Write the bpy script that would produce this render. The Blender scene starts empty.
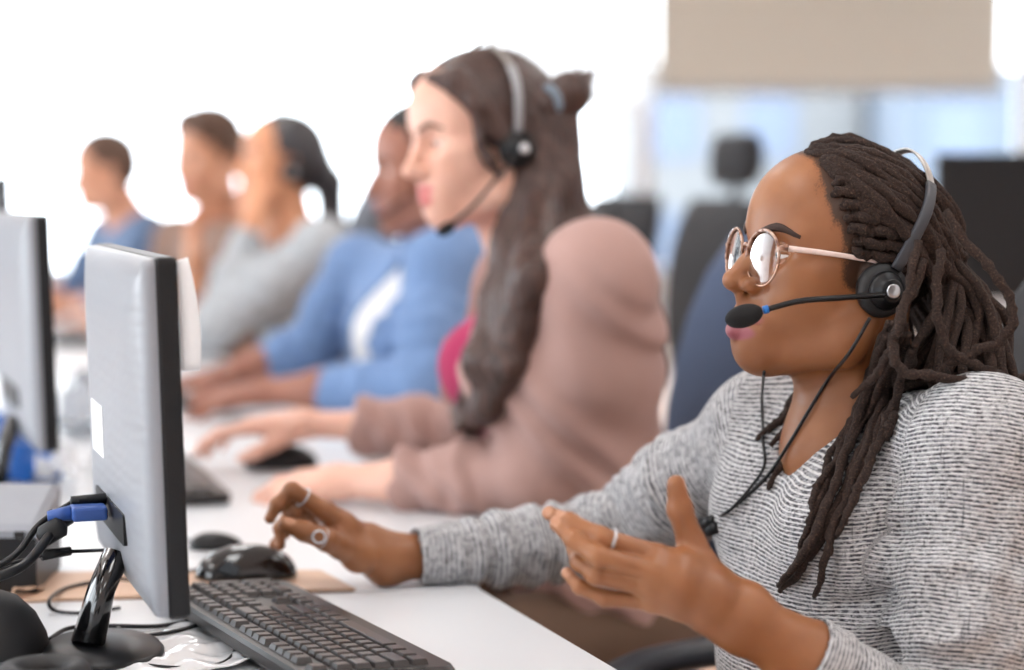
import bpy, bmesh, math, random
import numpy as np
from mathutils import Vector, Matrix, Quaternion
from mathutils.bvhtree import BVHTree
random.seed(7)
RNG = np.random.RandomState(11)
SC = bpy.context.scene
COL = SC.collection
V = lambda *a: np.array(a, dtype=float)
# ------------------------------------------------------------------ camera model
FPX, CAMZ, PITCH = 2000.0, 1.19, math.radians(4.4)
FW = V(0, math.cos(PITCH), -math.sin(PITCH)); UPV = V(0, math.sin(PITCH), math.cos(PITCH))
def at(px, py, d):
    """the world point seen at photo pixel (px,py) at depth d metres into the room"""
    r = V((px-512)/FPX, 0, 0) + UPV*(-(py-335)/FPX) + FW
    return V(0, 0, CAMZ) + r*(d/r[1])
DESK = 0.73
def on(px, py, z):
    r = V((px-512)/FPX, 0, 0) + UPV*(-(py-335)/FPX) + FW
    return V(0, 0, CAMZ) + r*((z-CAMZ)/r[2])
def nrm(v): return v/np.linalg.norm(v)
# ------------------------------------------------------------------ object helpers
def empty(name, loc=(0, 0, 0), rz=0.0):
    o = bpy.data.objects.new(name, None); COL.objects.link(o)
    o.location = Vector(loc); o.rotation_euler = (0, 0, rz); o.empty_display_size = .05
    return o
def tag(o, label=None, cat=None, group=None, kind=None):
    if label: o['label'] = label
    if cat: o['category'] = cat
    if group: o['group'] = group
    if kind: o['kind'] = kind
    return o
def thing(name, label, cat, loc=(0, 0, 0), rz=0.0, group=None):
    return tag(empty(name, loc, rz), label, cat, group)
def link(name, me, mat, parent=None, world=True):
    """world=True: mesh data are in world coordinates, even under a parent"""
    o = bpy.data.objects.new(name, me); COL.objects.link(o)
    for m in (mat if isinstance(mat, (list, tuple)) else [mat]): me.materials.append(m)
    if parent is not None:
        o.parent = parent
        if world:
            r = parent
            M = Matrix.Identity(4)
            while r is not None:
                M = (Matrix.LocRotScale(r.location, r.rotation_euler, r.scale)) @ M
                if r.parent is not None: M = r.matrix_parent_inverse @ M
                r = r.parent
            o.matrix_parent_inverse = M.inverted()
    return o
def smooth(me, on=True):
    me.polygons.foreach_set('use_smooth', np.full(len(me.polygons), on)); return me
class MB:
    """collects simple shapes into one mesh"""
    def __init__(s): s.v = []; s.f = []; s.n = 0; s.sm = []
    def add(s, vs, fs, sm=False):
        vs = [tuple(map(float, p)) for p in vs]
        s.v += vs; s.f += [tuple(i+s.n for i in f) for f in fs]; s.sm += [sm]*len(fs); s.n += len(vs); return s
    def box(s, lo, hi, M=None, bev=0.0):
        bm = bmesh.new(); bmesh.ops.create_cube(bm, size=1)
        lo = Vector(lo); hi = Vector(hi)
        for v in bm.verts: v.co = Vector(((v.co[i]+.5)*(hi[i]-lo[i])+lo[i]) for i in range(3))
        if bev > 0: bmesh.ops.bevel(bm, geom=bm.edges[:], offset=bev, segments=2, affect='EDGES', profile=.5)
        return s.bm(bm, M)
    def bm(s, bm, M=None, sm=False):
        if M is not None: bmesh.ops.transform(bm, matrix=M, verts=bm.verts)
        bm.verts.index_update()
        s.add([v.co for v in bm.verts], [[v.index for v in f.verts] for f in bm.faces], sm); bm.free(); return s
    def loft(s, rings, closed=True, cap=True, sm=True):
        n = len(rings[0]); vs = [p for r in rings for p in r]; fs = []
        for a in range(len(rings)-1):
            for i in range(n if closed else n-1):
                j = (i+1) % n
                fs.append((a*n+i, a*n+j, (a+1)*n+j, (a+1)*n+i))
        if cap and closed:
            fs.append(tuple(range(n-1, -1, -1))); fs.append(tuple((len(rings)-1)*n+i for i in range(n)))
        return s.add(vs, fs, sm)
    def tube(s, pts, r, n=8, flat=None, fs=1.0, cap=True):
        """swept tube; r scalar or list; flat = world vector along which the section is scaled by fs"""
        pts = [np.array(p, float) for p in pts]; m = len(pts)
        rr = [r]*m if np.isscalar(r) else list(r)
        T = [nrm(pts[min(i+1, m-1)]-pts[max(i-1, 0)]) for i in range(m)]
        ref = V(0, 0, 1) if flat is None else np.array(flat, float)
        if abs(np.dot(ref, T[0])) > .95: ref = V(1, 0, 0)
        A = nrm(ref-np.dot(ref, T[0])*T[0]); rings = []
        for i in range(m):
            if flat is not None:
                A2 = np.array(flat, float)-np.dot(flat, T[i])*T[i]
                if np.linalg.norm(A2) > .05: A = nrm(A2)
            A = nrm(A-np.dot(A, T[i])*T[i]); B = np.cross(T[i], A)
            rings.append([pts[i]+rr[i]*(fs*math.cos(t)*A+math.sin(t)*B) for t in np.arange(n)*2*math.pi/n])
        return s.loft(rings, True, cap)
    def sphere(s, c, r, seg=20, M=None):
        bm = bmesh.new(); bmesh.ops.create_uvsphere(bm, u_segments=seg, v_segments=seg//2+2, radius=1)
        r = (r, r, r) if np.isscalar(r) else r
        X = Matrix.Translation(Vector(c)) @ (M if M is not None else Matrix.Identity(4)) @ Matrix.Diagonal((*r, 1))
        return s.bm(bm, X, True)
    def lathe(s, prof, M=None, n=32):
        """prof: (radius,z) pairs"""
        rings = [[V(r*math.cos(t), r*math.sin(t), z) for t in np.arange(n)*2*math.pi/n] for r, z in prof]
        if M is not None: rings = [[np.array(M @ Vector(p)) for p in r] for r in rings]
        return s.loft(rings)
    def torus(s, R, r, M=None, n=32, m=10):
        vs = []; fs = []
        for i in range(n):
            a = 2*math.pi*i/n
            for j in range(m):
                b = 2*math.pi*j/m
                vs.append(Vector(((R+r*math.cos(b))*math.cos(a), (R+r*math.cos(b))*math.sin(a), r*math.sin(b))))
                fs.append((i*m+j, ((i+1) % n)*m+j, ((i+1) % n)*m+(j+1) % m, i*m+(j+1) % m))
        if M is not None: vs = [M @ v for v in vs]
        return s.add(vs, fs, True)
    def mesh(s, name='m'):
        me = bpy.data.meshes.new(name); me.from_pydata(s.v, [], s.f)
        me.polygons.foreach_set('use_smooth', np.array(s.sm, dtype=bool)); me.update()
        return me
    def build(s, name, mat, parent=None, world=True):
        return link(name, s.mesh(name), mat, parent, world)
def spline(pts, n=24):
    """Catmull-Rom through the points"""
    P = [np.array(p, float) for p in pts]; P = [2*P[0]-P[1]]+P+[2*P[-1]-P[-2]]
    out = []; seg = len(P)-3
    for k in range(n):
        t = k/(n-1)*seg; i = min(int(t), seg-1); t -= i
        a, b, c, d = P[i:i+4]
        out.append(.5*((2*b)+(c-a)*t+(2*a-5*b+4*c-d)*t*t+(3*b-a-3*c+d)*t**3))
    return out
def frame(o, x, z=(0, 0, 1)):
    """matrix with local x along x, z close to z"""
    x = nrm(np.array(x, float)); z = np.array(z, float); z = nrm(z-np.dot(z, x)*x); y = np.cross(z, x)
    M = Matrix.Identity(4)
    for i in range(3): M[i][0] = x[i]; M[i][1] = y[i]; M[i][2] = z[i]; M[i][3] = o[i]
    return M
def frame_z(o, z, x=(1, 0, 0)):
    z = nrm(np.array(z, float)); x = np.array(x, float); x = nrm(x-np.dot(z, x)*z); return frame(o, x, z)
# ------------------------------------------------------------------ implicit surfaces
class SDF:
    def __init__(s): s.ops = []; s.post = []
    def cone(s, a, b, ra, rb, k=.02, op='u', axis=None, sc=1.0):
        """tapered capsule; with axis the section is widened by sc along that axis"""
        a = np.array(a, float); b = np.array(b, float); ab = b-a; L2 = max(float(ab@ab), 1e-9)
        if axis is not None:
            axis = nrm(np.array(axis, float)); axis = nrm(axis-ab*(axis@ab)/L2)
        def f(X, Y, Z):
            t = np.clip(((X-a[0])*ab[0]+(Y-a[1])*ab[1]+(Z-a[2])*ab[2])/L2, 0, 1)
            vx = X-a[0]-t*ab[0]; vy = Y-a[1]-t*ab[1]; vz = Z-a[2]-t*ab[2]
            if axis is not None:
                c = (vx*axis[0]+vy*axis[1]+vz*axis[2])*(1/sc-1)
                vx = vx+c*axis[0]; vy = vy+c*axis[1]; vz = vz+c*axis[2]
            return np.sqrt(vx*vx+vy*vy+vz*vz)-(ra+(rb-ra)*t)
        R = max(ra, rb)*max(1, sc)
        s.ops.append((op, f, np.minimum(a, b)-R, np.maximum(a, b)+R, k)); return s
    def chain(s, pts, rs, k=.02, **kw):
        for i in range(len(pts)-1): s.cone(pts[i], pts[i+1], rs[i], rs[i+1], k, **kw)
        return s
    def ell(s, c, r, k=.02, op='u', M=None):
        """ellipsoid; M 3x3 with the axes as columns"""
        c = np.array(c, float); r = np.array([r]*3 if np.isscalar(r) else r, float)
        M = np.eye(3) if M is None else np.array(M)
        def f(X, Y, Z):
            x = X-c[0]; y = Y-c[1]; z = Z-c[2]
            p = [(x*M[0, i]+y*M[1, i]+z*M[2, i])/r[i] for i in range(3)]
            k0 = np.sqrt(p[0]**2+p[1]**2+p[2]**2)+1e-9
            k1 = np.sqrt((p[0]/r[0])**2+(p[1]/r[1])**2+(p[2]/r[2])**2)+1e-9
            return k0*(k0-1)/k1
        e = np.abs(M)@r
        s.ops.append((op, f, c-e, c+e, k)); return s
    def func(s, f, lo, hi, k=.01, op='s'):
        s.ops.append((op, f, np.array(lo, float), np.array(hi, float), k)); return s
    def plane(s, p, n, lo, hi, k=.004):
        """cut away everything on the side n points to, inside lo..hi"""
        p = np.array(p, float); n = nrm(np.array(n, float))
        return s.func(lambda X, Y, Z: -((X-p[0])*n[0]+(Y-p[1])*n[1]+(Z-p[2])*n[2]), lo, hi, k, 's')
    def mesh(s, h, iters=1):
        U = [o for o in s.ops if o[0] == 'u']
        lo = np.min([o[2] for o in U], 0)-4*h; hi = np.max([o[3] for o in U], 0)+4*h
        n = np.ceil((hi-lo)/h).astype(int)+1
        ax = [lo[i]+np.arange(n[i])*h for i in range(3)]
        D = np.full(tuple(n), 9.0, dtype=np.float32)
        for op, f, a, b, k in s.ops:
            m = k*1.2+4*h
            i0 = np.clip(np.floor((a-m-lo)/h).astype(int), 0, n-1); i1 = np.clip(np.ceil((b+m-lo)/h).astype(int)+1, 1, n)
            if np.any(i1 <= i0): continue
            sl = tuple(slice(i0[i], i1[i]) for i in range(3))
            X = ax[0][sl[0]][:, None, None]; Y = ax[1][sl[1]][None, :, None]; Z = ax[2][sl[2]][None, None, :]
            d = f(X, Y, Z); c = D[sl]
            if op == 's': d = -d
            if op == 'u':
                q = np.maximum(k-np.abs(c-d), 0)/max(k, 1e-6); D[sl] = np.minimum(c, d)-q*q*k*.25
            elif op == 'd': D[sl] = c+d
            else:
                q = np.maximum(k-np.abs(c-d), 0)/max(k, 1e-6); D[sl] = np.maximum(c, d)+q*q*k*.25
        return nets(D, lo, h, iters)
def nets(D, lo, h, iters):
    N = D < 0
    nx, ny, nz = D.shape
    cnt = np.zeros((nx-1, ny-1, nz-1), np.int8)
    C = [(i, j, k) for i in (0, 1) for j in (0, 1) for k in (0, 1)]
    for i, j, k in C: cnt += N[i:nx-1+i, j:ny-1+j, k:nz-1+k]
    mix = (cnt > 0) & (cnt < 8)
    I = np.argwhere(mix); m = len(I)
    idx = np.full(mix.shape, -1, np.int64); idx[mix] = np.arange(m)
    acc = np.zeros((m, 3)); w = np.zeros(m)
    val = {c: D[I[:, 0]+c[0], I[:, 1]+c[1], I[:, 2]+c[2]].astype(float) for c in C}
    for c in C:
        for a in range(3):
            if c[a]: continue
            e = list(c); e[a] = 1; e = tuple(e); v0, v1 = val[c], val[e]
            x = (v0 < 0) != (v1 < 0)
            t = np.where(x, v0/np.where(x, v0-v1, 1), 0)
            P = np.tile(np.array(c, float), (m, 1)); P[:, a] += t
            acc += P*x[:, None]; w += x
    vs = lo+(I+acc/w[:, None])*h
    F = []
    for a in range(3):
        b, c = (a+1) % 3, (a+2) % 3
        s0 = [slice(None)]*3; s1 = [slice(None)]*3
        s0[a] = slice(0, -1); s1[a] = slice(1, None)
        A = N[tuple(s0)]; B = N[tuple(s1)]
        E = np.argwhere(A != B)
        E = E[(E[:, b] >= 1) & (E[:, c] >= 1) & (E[:, b] < D.shape[b]-1) & (E[:, c] < D.shape[c]-1)]
        def g(db, dc):
            q = E.copy(); q[:, b] += db; q[:, c] += dc; return idx[q[:, 0], q[:, 1], q[:, 2]]
        Q = np.stack([g(-1, -1), g(0, -1), g(0, 0), g(-1, 0)], 1)
        flip = ~A[E[:, 0], E[:, 1], E[:, 2]]
        Q[flip] = Q[flip][:, ::-1]; F.append(Q)
    F = np.concatenate(F); F = F[(F >= 0).all(1)]
    ed = np.concatenate([F[:, [0, 1]], F[:, [1, 2]], F[:, [2, 3]], F[:, [3, 0]]])
    deg = np.bincount(ed[:, 0], minlength=m)+np.bincount(ed[:, 1], minlength=m); deg = np.maximum(deg, 1)
    for it in range(iters*2):
        S = np.stack([np.bincount(ed[:, 0], vs[ed[:, 1], i], m)+np.bincount(ed[:, 1], vs[ed[:, 0], i], m) for i in range(3)], 1)/deg[:, None]
        lam = .5 if it % 2 == 0 else -.45
        vs = vs+lam*(S-vs)
    return vs, F
def mk_mesh(name, parts):
    """parts: list of (verts, quads) put in one mesh"""
    vs = np.concatenate([p[0] for p in parts]); off = 0; fs = []
    for v, f in parts: fs.append(f+off); off += len(v)
    fs = np.concatenate(fs).astype(np.int32)
    me = bpy.data.meshes.new(name)
    me.vertices.add(len(vs)); me.vertices.foreach_set('co', vs.astype(np.float32).ravel())
    me.loops.add(fs.size); me.loops.foreach_set('vertex_index', fs.ravel())
    me.polygons.add(len(fs)); me.polygons.foreach_set('loop_start', np.arange(0, fs.size, 4, dtype=np.int32))
    me.update(calc_edges=True); me.validate(); smooth(me); return me
def attr(me, name, data):
    if data.ndim == 1:
        a = me.attributes.new(name, 'FLOAT', 'POINT'); a.data.foreach_set('value', data.astype(np.float32))
    else:
        a = me.attributes.new(name, 'FLOAT_VECTOR', 'POINT'); a.data.foreach_set('vector', data.astype(np.float32).ravel())
def sstep(a, b, x):
    t = np.clip((x-a)/(b-a), 0, 1); return t*t*(3-2*t)
def wob(P, f, seed=0):
    """cheap smooth pseudo-noise, about -1..1"""
    r = np.random.RandomState(seed); o = 0
    for i in range(4):
        d = r.normal(size=3)*f; o = o+np.sin(P[..., 0]*d[0]+P[..., 1]*d[1]+P[..., 2]*d[2]+r.rand()*6.28)
    return o/2.6
# ------------------------------------------------------------------ materials
class NT:
    def __init__(s, name):
        s.m = bpy.data.materials.new(name); s.m.use_nodes = True; s.t = s.m.node_tree
        s.b = s.t.nodes['Principled BSDF']; s.out = s.t.nodes['Material Output']
    def n(s, kind, **kw):
        o = s.t.nodes.new(kind)
        for k, v in kw.items():
            if k.startswith('_'): setattr(o, k[1:], v)
            else: o.inputs[k].default_value = v
        return o
    def l(s, a, b): s.t.links.new(a, b)
    def set(s, **kw):
        for k, v in kw.items():
            k = k.replace('_', ' ')
            s.b.inputs[k].default_value = v
        return s
def c4(c): return (c[0], c[1], c[2], 1)
def srgb(r, g, b):
    f = lambda x: (x/255/12.92 if x/255 <= .04045 else ((x/255+.055)/1.055)**2.4)
    return (f(r), f(g), f(b))
def ramp(t, fac, stops):
    r = t.n('ShaderNodeValToRGB'); e = r.color_ramp.elements
    while len(e) < len(stops): e.new(.5)
    for i, (p, c) in enumerate(stops): e[i].position = p; e[i].color = c4(c)
    t.l(fac, r.inputs['Fac']); return r.outputs['Color']
def mixc(t, fac, a, b, mode='MIX'):
    m = t.n('ShaderNodeMix', _data_type='RGBA', _blend_type=mode)
    for s, v in ((0, fac), (6, a), (7, b)):
        if hasattr(v, 'is_linked') or hasattr(v, 'links'): t.l(v, m.inputs[s])
        else: m.inputs[s].default_value = v if s == 0 else c4(v)
    return m.outputs[2]
def noise(t, vec, scale, detail=3, rough=.5):
    n = t.n('ShaderNodeTexNoise', Scale=scale, Detail=detail, Roughness=rough)
    if vec is not None: t.l(vec, n.inputs['Vector'])
    return n.outputs['Fac']
def coord(t, which='Object'): return t.n('ShaderNodeTexCoord').outputs[which]
def attrn(t, name, out='Fac'): return t.n('ShaderNodeAttribute', _attribute_name=name).outputs[out]
def bump(t, h, strength, dist=.001):
    b = t.n('ShaderNodeBump', Strength=strength, Distance=dist); t.l(h, b.inputs['Height']); t.l(b.outputs[0], t.b.inputs['Normal'])
def plain(name, col, rough=.5, metal=0.0, var=.08, scale=40, spec=.5, bmp=0, sheen=0, coat=0):
    t = NT(name); t.set(Roughness=rough, Metallic=metal); t.b.inputs['Specular IOR Level'].default_value = spec
    f = noise(t, coord(t), scale)
    t.l(mixc(t, f, tuple(x*(1-var) for x in col), tuple(min(1, x*(1+var)) for x in col)), t.b.inputs['Base Color'])
    if bmp: bump(t, noise(t, coord(t), scale*6), bmp)
    if sheen: t.b.inputs['Sheen Weight'].default_value = sheen
    if coat: t.b.inputs['Coat Weight'].default_value = coat; t.b.inputs['Coat Roughness'].default_value = .15
    return t.m
def skin(name, col, deep, lip, hairc=(.02, .013, .01), rough=.42, nail=None, sss=.12):
    t = NT(name); t.set(Roughness=rough, Subsurface_Weight=sss, Subsurface_Scale=.008)
    t.b.inputs['Subsurface Radius'].default_value = (1, .35, .2)
    co = coord(t)
    c = mixc(t, ramp(t, noise(t, co, 14, 4), [(.35, (0, 0, 0)), (.65, (1, 1, 1))]), deep, col)
    c = mixc(t, attrn(t, 'lip'), c, lip)
    c = mixc(t, attrn(t, 'nail'), c, nail or tuple(min(1, x*1.25+.06) for x in col))
    hn = t.n('ShaderNodeMath', _operation='ADD'); t.l(attrn(t, 'hairy'), hn.inputs[0]); t.l(noise(t, co, 520, 5, .75), hn.inputs[1])
    hs = t.n('ShaderNodeMath', _operation='MULTIPLY'); t.l(ramp(t, hn.outputs[0], [(.70, (0, 0, 0)), (1.0, (.85, .85, .85))]), hs.inputs[0])
    hg = t.n('ShaderNodeMath', _operation='GREATER_THAN'); t.l(attrn(t, 'hairy'), hg.inputs[0]); hg.inputs[1].default_value = .01; t.l(hg.outputs[0], hs.inputs[1])
    c = mixc(t, hs.outputs[0], c, hairc)
    t.l(c, t.b.inputs['Base Color'])
    bump(t, noise(t, co, 260, 3), .12, .0006)
    return t.m
def knit(name):
    """heathered black and white knit: rows across the attribute 'fab' (metres; third component runs along the limb)"""
    t = NT(name); t.set(Roughness=.9); t.b.inputs['Sheen Weight'].default_value = .15
    f = attrn(t, 'fab', 'Vector')
    wv = t.n('ShaderNodeTexNoise', Scale=18, Detail=1); t.l(f, wv.inputs['Vector'])
    wob_ = t.n('ShaderNodeVectorMath', _operation='MULTIPLY_ADD'); t.l(wv.outputs['Color'], wob_.inputs[0]); wob_.inputs[1].default_value = (0, 0, .006); t.l(f, wob_.inputs[2])
    def st(sx, sz, det, out='Fac'):
        m = t.n('ShaderNodeVectorMath', _operation='MULTIPLY'); t.l(wob_.outputs[0], m.inputs[0]); m.inputs[1].default_value = (sx, sx, sz)
        return noise(t, m.outputs[0], 1, det, .6)
    a = ramp(t, st(165, 400, 2), [(.44, (0, 0, 0)), (.54, (1, 1, 1))])          # dashes of yarn along the row
    b = ramp(t, st(500, 620, 1), [(.38, (0, 0, 0)), (.62, (1, 1, 1))])           # stitch grain
    d = ramp(t, st(330, 25, 2), [(.60, (0, 0, 0)), (.72, (1, 1, 1))])          # short cross dashes
    s = t.n('ShaderNodeSeparateXYZ'); t.l(wob_.outputs[0], s.inputs[0])
    sn = t.n('ShaderNodeMath', _operation='MULTIPLY'); t.l(s.outputs[2], sn.inputs[0]); sn.inputs[1].default_value = 2*math.pi/.0040
    rw = t.n('ShaderNodeMath', _operation='SINE'); t.l(sn.outputs[0], rw.inputs[0])
    rowl = ramp(t, rw.outputs[0], [(.0, (0, 0, 0)), (.75, (1, 1, 1))])
    c = mixc(t, a, srgb(26, 28, 38), srgb(246, 246, 250))
    c = mixc(t, b, mixc(t, .42, c, srgb(36, 38, 48)), mixc(t, .25, c, srgb(225, 225, 230)))
    rowm = t.n('ShaderNodeMath', _operation='MULTIPLY'); t.l(rowl, rowm.inputs[0]); rowm.inputs[1].default_value = .55
    bl = ramp(t, st(45, 60, 3), [(.48, (0, 0, 0)), (.66, (.35, .35, .35))]); c = mixc(t, bl, c, srgb(138, 142, 154))
    c2 = mixc(t, rowm.outputs[0], mixc(t, .5, c, srgb(18, 20, 28)), srgb(250, 250, 250))
    dm = t.n('ShaderNodeMath', _operation='MULTIPLY'); t.l(d, dm.inputs[0]); dm.inputs[1].default_value = .6
    c3 = mixc(t, dm.outputs[0], c2, srgb(38, 40, 48))
    t.l(c3, t.b.inputs['Base Color'])
    bump(t, rowl, .6, .0012)
    return t.m
def cloth(name, col, rough=.85, freq=900, var=.15, blotch=8):
    t = NT(name); t.set(Roughness=rough); t.b.inputs['Sheen Weight'].default_value = .12
    co = coord(t); f = noise(t, co, blotch, 3); g = noise(t, co, freq, 1)
    c = mixc(t, f, tuple(x*(1-var) for x in col), tuple(min(1, x*(1+var)) for x in col))
    t.l(mixc(t, .25, c, mixc(t, g, tuple(x*.55 for x in col), tuple(min(1, x*1.4) for x in col))), t.b.inputs['Base Color'])
    bump(t, g, .25, .0008); return t.m
def hairm(name, dark, light, rough=.45, sx=220, sz=8, bmp=.5, attrname='fab'):
    t = NT(name); t.set(Roughness=rough)
    f = attrn(t, attrname, 'Vector')
    m = t.n('ShaderNodeVectorMath', _operation='MULTIPLY'); t.l(f, m.inputs[0]); m.inputs[1].default_value = (sx, sx, sz)
    n = noise(t, m.outputs[0], 1, 4, .6)
    t.l(ramp(t, n, [(.3, dark), (.7, light)]), t.b.inputs['Base Color']); bump(t, n, bmp, .002); return t.m
def lock_mat(name):
    t = NT(name); t.set(Roughness=.8); t.b.inputs['Specular IOR Level'].default_value = .3
    co = coord(t); n = noise(t, co, 420, 4, .7); g = noise(t, co, 60, 3)
    c = ramp(t, n, [(.32, srgb(20, 15, 13)), (.58, srgb(64, 48, 41)), (.74, srgb(122, 96, 82))])
    t.l(mixc(t, g, c, mixc(t, .5, c, srgb(40, 28, 24))), t.b.inputs['Base Color']); bump(t, n, 1.0, .0025); return t.m
def glass(name, tint=(1, 1, 1), ior=1.5, rough=0.0):
    t = NT(name); t.t.nodes.remove(t.b)
    tr = t.n('ShaderNodeBsdfTransparent', Color=c4(tint)); gl = t.n('ShaderNodeBsdfGlossy', Roughness=rough)
    fr = t.n('ShaderNodeFresnel', IOR=ior); mx = t.n('ShaderNodeMixShader')
    t.l(fr.outputs[0], mx.inputs[0]); t.l(tr.outputs[0], mx.inputs[1]); t.l(gl.outputs[0], mx.inputs[2]); t.l(mx.outputs[0], t.out.inputs['Surface']); return t.m
def emit(name, col, s):
    t = NT(name); t.t.nodes.remove(t.b); e = t.n('ShaderNodeEmission', Color=c4(col), Strength=s); t.l(e.outputs[0], t.out.inputs['Surface']); return t.m
M = {}
M['black'] = plain('black_plastic', srgb(17, 18, 21), .38, var=.2, scale=60, spec=.35)
M['black_matte'] = plain('black_matte_plastic', srgb(20, 20, 22), .6, var=.2)
M['black_gloss'] = plain('black_gloss_plastic', srgb(14, 14, 16), .12, var=.1, coat=.5)
M['foam'] = plain('black_foam', srgb(22, 22, 24), .95, var=.5, scale=900, bmp=.8)
M['leatherette'] = plain('ear_pad_leatherette', srgb(26, 26, 28), .5, var=.2, scale=300, bmp=.4)
M['grey_plastic'] = plain('grey_plastic', srgb(140, 144, 152), .5)
M['dark_grey'] = plain('dark_grey_plastic', srgb(62, 64, 70), .45)
M['silver'] = plain('brushed_silver', srgb(200, 202, 206), .28, 1.0, var=.05)
M['steel'] = plain('steel_band', srgb(178, 176, 172), .32, .9, var=.06)
M['white_plastic'] = plain('white_plastic', srgb(226, 226, 228), .4, var=.03)
M['desk'] = plain('white_laminate', srgb(212, 215, 219), .32, var=.02, scale=6)
M['desk_edge'] = plain('white_edge_band', srgb(196, 197, 200), .5, var=.02)
M['metal_grey'] = plain('painted_grey_metal', srgb(168, 170, 174), .4, .3)
M['blue_plug'] = plain('blue_connector', srgb(52, 88, 160), .45)
M['blue_ring'] = plain('blue_band', srgb(30, 110, 190), .5)
M['paper'] = plain('white_paper', srgb(236, 236, 238), .7, var=.02)
M['key'] = plain('keycap_black', srgb(46, 40, 39), .3, var=.12, scale=120)
M['keybase'] = plain('keyboard_case', srgb(31, 28, 28), .34, var=.12)
M['wall'] = plain('white_wall_paint', srgb(232, 232, 234), .8, var=.02, scale=3)
M['ceil'] = plain('white_ceiling', srgb(238, 238, 238), .9, var=.02, scale=3)
M['frame'] = plain('white_window_frame', srgb(236, 237, 240), .5, var=.02)
M['chair_black'] = cloth('black_chair_fabric', srgb(30, 30, 34))
M['chair_grey'] = cloth('grey_chair_fabric', srgb(92, 98, 110))
M['chair_navy'] = cloth('navy_chair_fabric', srgb(46, 68, 102))
M['blue_bag'] = plain('blue_plastic_film', srgb(14, 92, 176), .3, var=.15, scale=15)
M['gum'] = plain('pink_label', srgb(230, 150, 130), .5)
M['wood'] = plain('light_oak', srgb(206, 172, 146), .5, var=.1, scale=8)
def floor_mat():
    t = NT('oak_floor'); t.set(Roughness=.45)
    mp = t.n('ShaderNodeMapping'); t.l(coord(t), mp.inputs[0]); mp.inputs['Rotation'].default_value = (0, 0, math.radians(20)); 
    br = t.n('ShaderNodeTexBrick', Scale=1.0); t.l(mp.outputs[0], br.inputs[0])
    br.inputs['Color1'].default_value = c4(srgb(214, 180, 156)); br.inputs['Color2'].default_value = c4(srgb(204, 168, 144)); br.inputs['Mortar'].default_value = c4(srgb(160, 126, 104))
    br.inputs['Mortar Size'].default_value = .003; br.inputs['Brick Width'].default_value = 1.2; br.inputs['Row Height'].default_value = .14
    m = t.n('ShaderNodeVectorMath', _operation='MULTIPLY'); t.l(mp.outputs[0], m.inputs[0]); m.inputs[1].default_value = (2, 30, 1)
    g = noise(t, m.outputs[0], 1, 4)
    t.l(mixc(t, .2, br.outputs[0], ramp(t, g, [(.3, srgb(190, 150, 124)), (.7, srgb(226, 194, 170))])), t.b.inputs['Base Color']); return t.m
M['floor'] = floor_mat()
def blind_mat(name, col, trans):
    t = NT(name); t.t.nodes.remove(t.b)
    d = t.n('ShaderNodeBsdfDiffuse'); tr = t.n('ShaderNodeBsdfTranslucent'); mx = t.n('ShaderNodeMixShader'); mx.inputs[0].default_value = trans
    w = t.n('ShaderNodeTexWave', Scale=14.0); w.bands_direction = 'Z'; t.l(coord(t), w.inputs[0])
    c = mixc(t, w.outputs['Fac'], tuple(x*.93 for x in col), col)
    t.l(c, d.inputs[0]); t.l(c, tr.inputs[0]); t.l(d.outputs[0], mx.inputs[1]); t.l(tr.outputs[0], mx.inputs[2]); t.l(mx.outputs[0], t.out.inputs['Surface']); return t.m
M['blind'] = blind_mat('beige_blind', srgb(222, 217, 208), .24)
M['blind_white'] = blind_mat('white_blind', srgb(246, 246, 246), .8)
M['pane'] = glass('window_glass', (.98, .99, 1), 1.45)
M['lens'] = glass('spectacle_lens', (.97, .97, .98), 1.17)
def tortoise():
    t = NT('clear_tortoise_acetate'); t.set(Roughness=.15); t.b.inputs['Coat Weight'].default_value = .4
    t.l(ramp(t, noise(t, coord(t), 120, 2), [(.4, srgb(196, 164, 146)), (.56, srgb(140, 96, 74)), (.68, srgb(92, 58, 44))]), t.b.inputs['Base Color']); return t.m
M['tortoise'] = tortoise()
M['temple'] = plain('pale_pink_acetate', srgb(226, 204, 196), .2, var=.06, coat=.5)
M['gold'] = plain('rose_gold_wire', srgb(206, 170, 150), .25, .9, var=.05)
M['eyewhite'] = plain('eye_white', srgb(226, 220, 216), .15)
M['iris'] = plain('dark_iris', srgb(30, 18, 12), .08)
M['knit'] = knit('heather_knit')
M['skin1'] = skin('skin_deep_brown', srgb(152, 99, 62), srgb(134, 83, 48), srgb(146, 78, 86), hairc=srgb(30, 22, 19))
M['skin2'] = skin('skin_fair', srgb(230, 184, 164), srgb(222, 170, 148), srgb(206, 116, 112))
M['skin3'] = skin('skin_brown', srgb(166, 112, 92), srgb(150, 98, 80), srgb(160, 96, 92))
M['skin4'] = skin('skin_tan', srgb(222, 160, 122), srgb(210, 146, 110), srgb(196, 110, 104))
M['skin5'] = skin('skin_light', srgb(220, 164, 134), srgb(206, 146, 116), srgb(198, 120, 110))
M['lock'] = lock_mat('dreadlock_hair')
M['scalp'] = lock_mat('rolled_hair')
M['brow2'] = plain('brown_brow', srgb(112, 80, 66), .8, var=.3, scale=600)
M['brow1'] = plain('dark_brow', srgb(58, 40, 33), .8, var=.3, scale=600)
M['hair2'] = hairm('brown_straight_hair', srgb(34, 22, 20), srgb(92, 66, 58), .38)
M['hair3'] = hairm('black_short_hair', srgb(20, 18, 18), srgb(44, 38, 36), .6, 300, 300)
M['hair4'] = hairm('black_long_hair', srgb(24, 22, 26), srgb(66, 62, 66), .35)
M['hair5'] = hairm('brown_short_hair', srgb(58, 40, 32), srgb(112, 82, 64), .55, 150, 60)
M['cardigan'] = cloth('mauve_cardigan', srgb(176, 142, 134), freq=700)
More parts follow.
